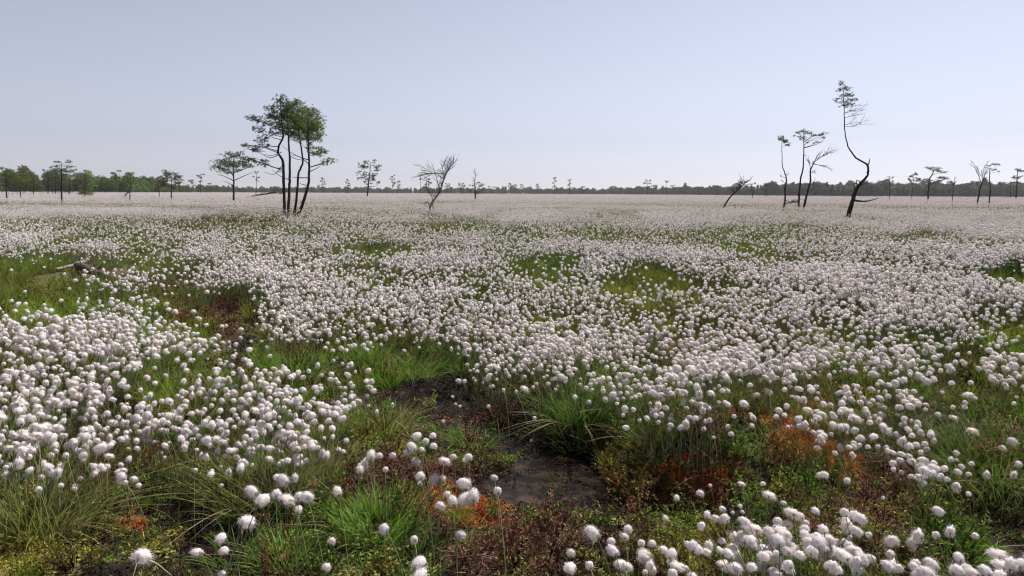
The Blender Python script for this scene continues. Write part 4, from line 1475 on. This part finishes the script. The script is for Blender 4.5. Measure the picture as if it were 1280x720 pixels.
for c in [(1004, 163, 5, 2.5), (998, 166, 5, 2), (995, 170, 3, 1.5), (1004, 172, 5, 3), (1011, 166, 5, 2), (1017, 169, 5, 1.6), (1024, 169, 5, 1.8), (1030, 167, 4, 2.2), (1029, 172, 4, 1.2), (1021, 178, 5, 1.4), (1009, 178, 3, 1.4)]:
    t.clump(*c, size=2.5, dens=.34)
for a, b in (((1004.7, 185), (1030, 175)), ((1004.7, 178), (1028, 168)), ((1004.7, 195), (1008, 193))):
    t.limb(t.at(*a), t.at(b[0], b[1], rng.normal() * 4 * t.px), .5 * t.px, .2 * t.px)
t.done()
t = Tree('pine_tree', 1003.7, 259, 'broken topped of three thin pines with bare twigs sweeping right', group=G3, Y=Y3 * .98)
t.trunk([(1003.7, 260), (1008, 245), (1013, 226.7), (1013, 213), (1018, 202)], [3.8, 3.2, 2.6, 2.2, 1.2])
for a, b in (((1017, 203), (1036, 188)), ((1017, 203), (1030, 195)), ((1016, 205), (1034, 208)), ((1013, 213), (1010, 200)), ((1018, 202), (1023, 192)), ((1012, 228), (1022, 229)), ((1013, 215), (1019, 216))):
    A, B = t.at(*a), t.at(b[0], b[1], rng.normal() * 4 * t.px)
    t.bare(A, B - A, np.linalg.norm(B - A), .4 * t.px, 2, t.fine, .45, .1, 4)
for c in [(1017, 203, 2.5, 1.4), (1022, 228, 4, 1)]:
    t.clump(*c, size=2.6, dens=.35)
t.done()

# crooked pine on the right
t = Tree('pine_tree', 1057.7, 271, 'tall crooked pine with a zigzag trunk and small high crown', heff=.85)
Q = t.trunk([(1057.7, 273), (1067, 246), (1071, 236), (1077.5, 227.5), (1085, 218.5), (1084.3, 206), (1069.6, 197), (1060.3, 183.7), (1055.9, 163.9), (1055, 129.6), (1053.7, 106)],
            [7.4, 6, 5.4, 4.4, 3.2, 2.9, 2.3, 1.8, 1.5, 1.2, .5])
for c in [(1053, 103, 4, 3), (1056, 110, 5, 2.5), (1050, 113, 5, 2), (1060, 112, 5, 2.4), (1063, 118, 6, 2.5), (1055, 120, 6, 3), (1048, 124, 5, 1.5), (1058, 127, 7, 3), (1066, 125, 6, 2), (1063, 131, 6, 2), (1055, 132, 5, 2)]:
    t.clump(*c, size=2.6, dens=.34)
for b in ((1076, 131), (1078, 138), (1074, 143), (1072, 152), (1079, 154), (1043, 127), (1070, 138)):
    A = t.at(1055.2, b[1] + 4)
    B = t.at(b[0], b[1], rng.normal() * 5 * t.px)
    t.bare(A, B - A, np.linalg.norm(B - A), .28 * t.px, 2, t.fine, .4, .1, 4)
for a, b, w in (((1084.5, 207), (1087.3, 198), 1.8), ((1072, 235), (1070, 224), 2), ((1074, 232), (1083, 229), 1.6), ((1070, 238), (1067, 231), 1.8), ((1084.6, 214), (1083, 216), 1)):
    A, B = t.at(*a), t.at(*b)
    t.limb(A, B, w * .5 * t.px, .3 * t.px)
for c in [(1069, 229, 3, 1.6), (1074, 227, 3, 1.2)]:
    t.clump(*c, size=2.6, dens=.3)
lb = MB()
tube(lb, spline([t.at(1066.5, 250), t.at(1076, 251.5, -4 * t.px), t.at(1086, 251, -8 * t.px), t.at(1098.6, 247.5, -12 * t.px)], 14), [1.5 * t.px, .4 * t.px], 6, rough=.06)
lb.build('dead_branch', M['pine_bark'], t.e, True)
t.done()


def far_log(pts, w, label, heff=.85, wood='dark_wood'):
    u, v = pts[0]
    Y = heff * F / (v - hor(u))
    P = np.array([plane_pt(a, b, Y + k * .4) for k, (a, b) in enumerate(pts)])
    e = empty('fallen_log', P[0])
    tag(e, label, 'log')
    mb = MB()
    px = Y / F
    tube(mb, spline(P - P[0], 12), [x * .5 * px for x in w], 7, rough=.1)
    mb.build('stem', M[wood], e, True)
    ms = MB()
    for k in range(7):
        q = (P[-1] - P[0]) * rng.uniform(.2, 1)
        tube(ms, spline([q, q + rng.normal(size=3) * [3 * px, 3 * px, 1 * px] + [0, 0, 1.5 * px], q + rng.normal(size=3) * [5 * px, 4 * px, 2 * px] + [0, 0, 2 * px]], 5), [.5 * px, .15 * px], 4)
    ms.build('dead_branch', M[wood], e)


far_log([(979, 254.5), (988, 253), (999, 251.5)], [1.6, 2.4], 'dark fallen trunk lying between the feet of the three thin pines')
far_log([(308, 246.5), (325, 243.5), (346, 240)], [1.4, 2.4], 'dark fallen tree lying on the flowers left of the group of four pines')
far_log([(154, 247), (158, 243), (162, 238)], [1.2, 1.0], 'dark snag leaning against the ragged crowned pine on the left')


# low bushes that stand out
def bush(u, v, w, h, label, col, n=900, leaf=.03, name='low_bush', heff=None):
    if heff:
        x, Y = tree_site(u, v, heff)
        p = np.array([x, Y, gz(x, Y)])
    else:
        p = hit_ground(u, v)
    px = p[1] / F
    a, hh = w * px / 2, h * px
    e = empty(name, p)
    tag(e, label, 'bush')
    tw, lf = MB(), MB()
    k = max(14, int(w))
    tips = rand_dirs(k) * [a, a, hh * .5] * rng.uniform(.5, 1, (k, 1)) + [0, 0, hh * .55]
    for q in tips:
        tube(tw, spline([np.array([q[0] * .15, q[1] * .15, 0]), q * [.6, .6, .55], q], 6), [.004 + .0004 * px, .0015], 4, cap=False)
    c = tips[rng.integers(0, k, n)] + rng.normal(size=(n, 3)) * [a * .16, a * .16, hh * .12]
    t_ = np.array(col) * rng.uniform(.6, 1.5, (n, 1))
    ribbons(lf, c, rng.normal(size=(n, 3)) + [0, 0, .6], leaf * rng.uniform(.6, 1.3, n), .1, leaf * .5, 2, t_)
    tw.build('twigs', M['dark_wood'], e)
    lf.build('foliage', M['plant_obj'], e)


bush(1266, 352, 46, 26, 'dark green bush in the flowers at the right edge', (.035, .065, .02), 2600, .03)
bush(352, 243, 16, 11, 'dark small bush behind the feet of the four pines', (.03, .05, .02), 500, .25, heff=.6)
bush(252, 270, 20, 8, 'low dark bush in the green strip left of the four pines', (.06, .075, .03), 1500, .05, heff=.9)
bush(240, 380, 30, 20, 'bright green leafy shrub beside the bare litter patch', (.10, .16, .03), 1000, .022)
bush(470, 316, 34, 12, 'dark low bush in the green gap left of the middle flowers', (.03, .05, .018), 900, .04)

# ------------------------------------------------------------------ far forest
def forest_tree(kind):
    mb = MB()
    h = 1.0
    tube(mb, spline([np.zeros(3), np.array([.01, .01, .5]), np.array([0, 0, .97])], 6), [.016, .004], 5, (.05, .04, .035))
    if kind == 'pine':
        n = 420
        zc = rng.uniform(.38, 1.0, n)
        rr = .20 * np.sqrt(np.clip(1 - ((zc - .66) / .36) ** 2, 0, 1)) * np.sqrt(rng.random(n))
    elif kind == 'spruce':
        n = 460
        zc = rng.uniform(.08, 1.0, n)
        rr = .20 * (1.03 - zc) * np.sqrt(rng.random(n)) * (.75 + .35 * np.sin(zc * 40))
    else:
        n = 460
        zc = rng.uniform(.12, 1.0, n)
        rr = .27 * np.sqrt(np.clip(1 - ((zc - .56) / .45) ** 2, 0, 1)) * np.sqrt(rng.random(n))
    a = rng.random(n) * 6.283
    P0 = np.stack([rr * np.cos(a), rr * np.sin(a), zc], -1)
    P0 += .025 * rng.normal(size=P0.shape)
    c = rng.uniform(.55, 1.5, (n, 1)) * np.ones(3)
    ribbons(mb, P0, rng.normal(size=(n, 3)) + [0, 0, .2], rng.uniform(.05, .11, n), .1, .05, 1, c)
    return mb.mesh('forest_tree', [M['forest']])


FOREST = src_collection('forest_source', [forest_tree('pine') for _ in range(4)] + [forest_tree('spruce') for _ in range(3)] + [forest_tree('broad') for _ in range(3)])
PR = [(-300, 150, 24), (-60, 170, 24), (20, 190, 22), (100, 200, 20), (165, 210, 20), (200, 260, 14), (260, 360, 8.5), (300, 480, 7.5), (400, 600, 6.5), (640, 640, 6.8), (760, 600, 8.0), (860, 520, 9.5),
      (940, 440, 12.5), (1000, 380, 15.5), (1060, 370, 16), (1150, 370, 16.5), (1300, 380, 16.5), (1600, 380, 17)]   # u, distance, height in pixels
pu, pd, ph = map(np.array, zip(*PR))
n = 5200
uu = rng.uniform(-280, 1580, n)
Yd = np.interp(uu, pu, pd)
depth = rng.random(n) ** 1.3
Y = Yd * (1 + .22 * depth)
hp = np.interp(uu, pu, ph)
X = (uu - 640) / F * Y * 1.0
hm = (hp * Yd / F) * np.clip(rng.normal(.76, .18, n) + .16 * noise(uu, uu * 0, 22, 91) + .12 * noise(uu, uu * 0, 7, 92) + .35 * (rng.random(n) < .03), .45, 1.6) * (1 + .10 * depth) + 0.4
z = ground(X, Y)
left = uu < 300
pick = rng.random(n)
idx = np.where(pick < .55, rng.integers(0, 4, n), np.where(pick < .85, 4 + rng.integers(0, 3, n), 7 + rng.integers(0, 3, n)))
gpat = (np.abs(uu - 150) < 38) & (rng.random(n) < .7)
idx = np.where(gpat, 7 + rng.integers(0, 3, n), idx)
tint = np.where(left[:, None], (.10, .12, .034), (.060, .082, .036)) * np.exp(rng.normal(size=(n, 3)) * .1)
tint = np.where(gpat[:, None], np.array([.11, .19, .035]) * np.exp(rng.normal(size=(n, 1)) * .15), tint)
wid = hm * rng.uniform(1.0, 1.5, n) * np.where(left, 1.0, 1.25)
scatter('forest', np.stack([X, Y, z - .1], -1), np.stack([np.zeros(n), np.zeros(n), rng.random(n) * 6.283], -1), np.stack([wid, wid, hm], -1), idx, tint, FOREST,
        'dark far forest closing the bog along the horizon', 'forest')

# ------------------------------------------------------------------ air
def air():
    m = bpy.data.materials.new('haze_air')
    m.use_nodes = True
    nt = m.node_tree
    nt.nodes.clear()
    out = nt.nodes.new('ShaderNodeOutputMaterial')
    pv = nt.nodes.new('ShaderNodeVolumePrincipled')
    pv.inputs['Color'].default_value = (.93, .94, 1.0, 1)
    pv.inputs['Density'].default_value = .00016
    pv.inputs['Anisotropy'].default_value = .2
    nt.links.new(pv.outputs[0], out.inputs['Volume'])
    bm = bmesh.new()
    bmesh.ops.create_cube(bm, size=1)
    bm.transform(Matrix.Translation((0, 0, 6.5)) @ Matrix.Diagonal((14000, 14000, 17.0, 1)))
    me = bpy.data.meshes.new('haze')
    bm.to_mesh(me)
    bm.free()
    me.materials.append(m)
    tag(link('haze', me), 'thin pale haze lying over the whole bog', 'haze', None, 'stuff')


air()

# ------------------------------------------------------------------ light, sky, camera
SUN_AZ, SUN_EL = math.radians(42), math.radians(53)     # clockwise from the view direction
sd = Vector((math.sin(SUN_AZ) * math.cos(SUN_EL), math.cos(SUN_AZ) * math.cos(SUN_EL), math.sin(SUN_EL)))
sun = bpy.data.lights.new('sun', 'SUN')
sun.energy = 4.9
sun.angle = math.radians(.53)
sun.color = (1.0, .955, .90)
so = bpy.data.objects.new('sun', sun)
so.rotation_euler = (-sd).to_track_quat('-Z', 'Y').to_euler()
so.location = sd * 50
COL.objects.link(so)

wd_ = bpy.data.worlds.new('World')
scene.world = wd_
wd_.use_nodes = True
nt = wd_.node_tree
nt.nodes.clear()
wo = nt.nodes.new('ShaderNodeOutputWorld')
bg = nt.nodes.new('ShaderNodeBackground')
sky = nt.nodes.new('ShaderNodeTexSky')
sky.sky_type = 'NISHITA'
sky.sun_disc = False
sky.sun_elevation = SUN_EL
sky.sun_rotation = SUN_AZ
sky.air_density = 1.0
sky.dust_density = .5
sky.ozone_density = 1.5
hsv = nt.nodes.new('ShaderNodeHueSaturation')
hsv.inputs['Saturation'].default_value = .25
nt.links.new(sky.outputs[0], hsv.inputs['Color'])
mix = nt.nodes.new('ShaderNodeMix')
mix.data_type = 'RGBA'
mix.blend_type = 'MULTIPLY'
mix.inputs[0].default_value = 1
mix.inputs[7].default_value = (.865, .872, 1.02, 1)
nt.links.new(hsv.outputs[0], mix.inputs[6])
nt.links.new(mix.outputs[2], bg.inputs[0])
bg.inputs[1].default_value = .062
nt.links.new(bg.outputs[0], wo.inputs[0])

cam = bpy.data.cameras.new('camera')
cam.sensor_width = 36
cam.lens = 36 * F / W
cam.clip_end = 20000
cam.clip_start = .05
co = bpy.data.objects.new('camera', cam)
co.matrix_world = Matrix(((RT[0], UP[0], -fw[0], 0), (RT[1], UP[1], -fw[1], 0), (RT[2], UP[2], -fw[2], CAMZ), (0, 0, 0, 1)))
COL.objects.link(co)
scene.camera = co

scene.view_settings.view_transform = 'Standard'
scene.view_settings.look = 'None'
scene.view_settings.gamma = 1
scene.view_settings.use_curve_mapping = False
scene.view_settings.exposure = .84
scene.cycles.max_bounces = 8
scene.cycles.diffuse_bounces = 4
scene.cycles.glossy_bounces = 3
scene.cycles.transmission_bounces = 6
scene.cycles.use_denoising = True
scene.cycles.denoiser = 'OPENIMAGEDENOISE'
scene.cycles.denoising_input_passes = 'RGB_ALBEDO_NORMAL'
scene.cycles.denoising_prefilter = 'ACCURATE'
scene.cycles.pixel_filter_type = 'BLACKMAN_HARRIS'
scene.cycles.filter_width = 1.15
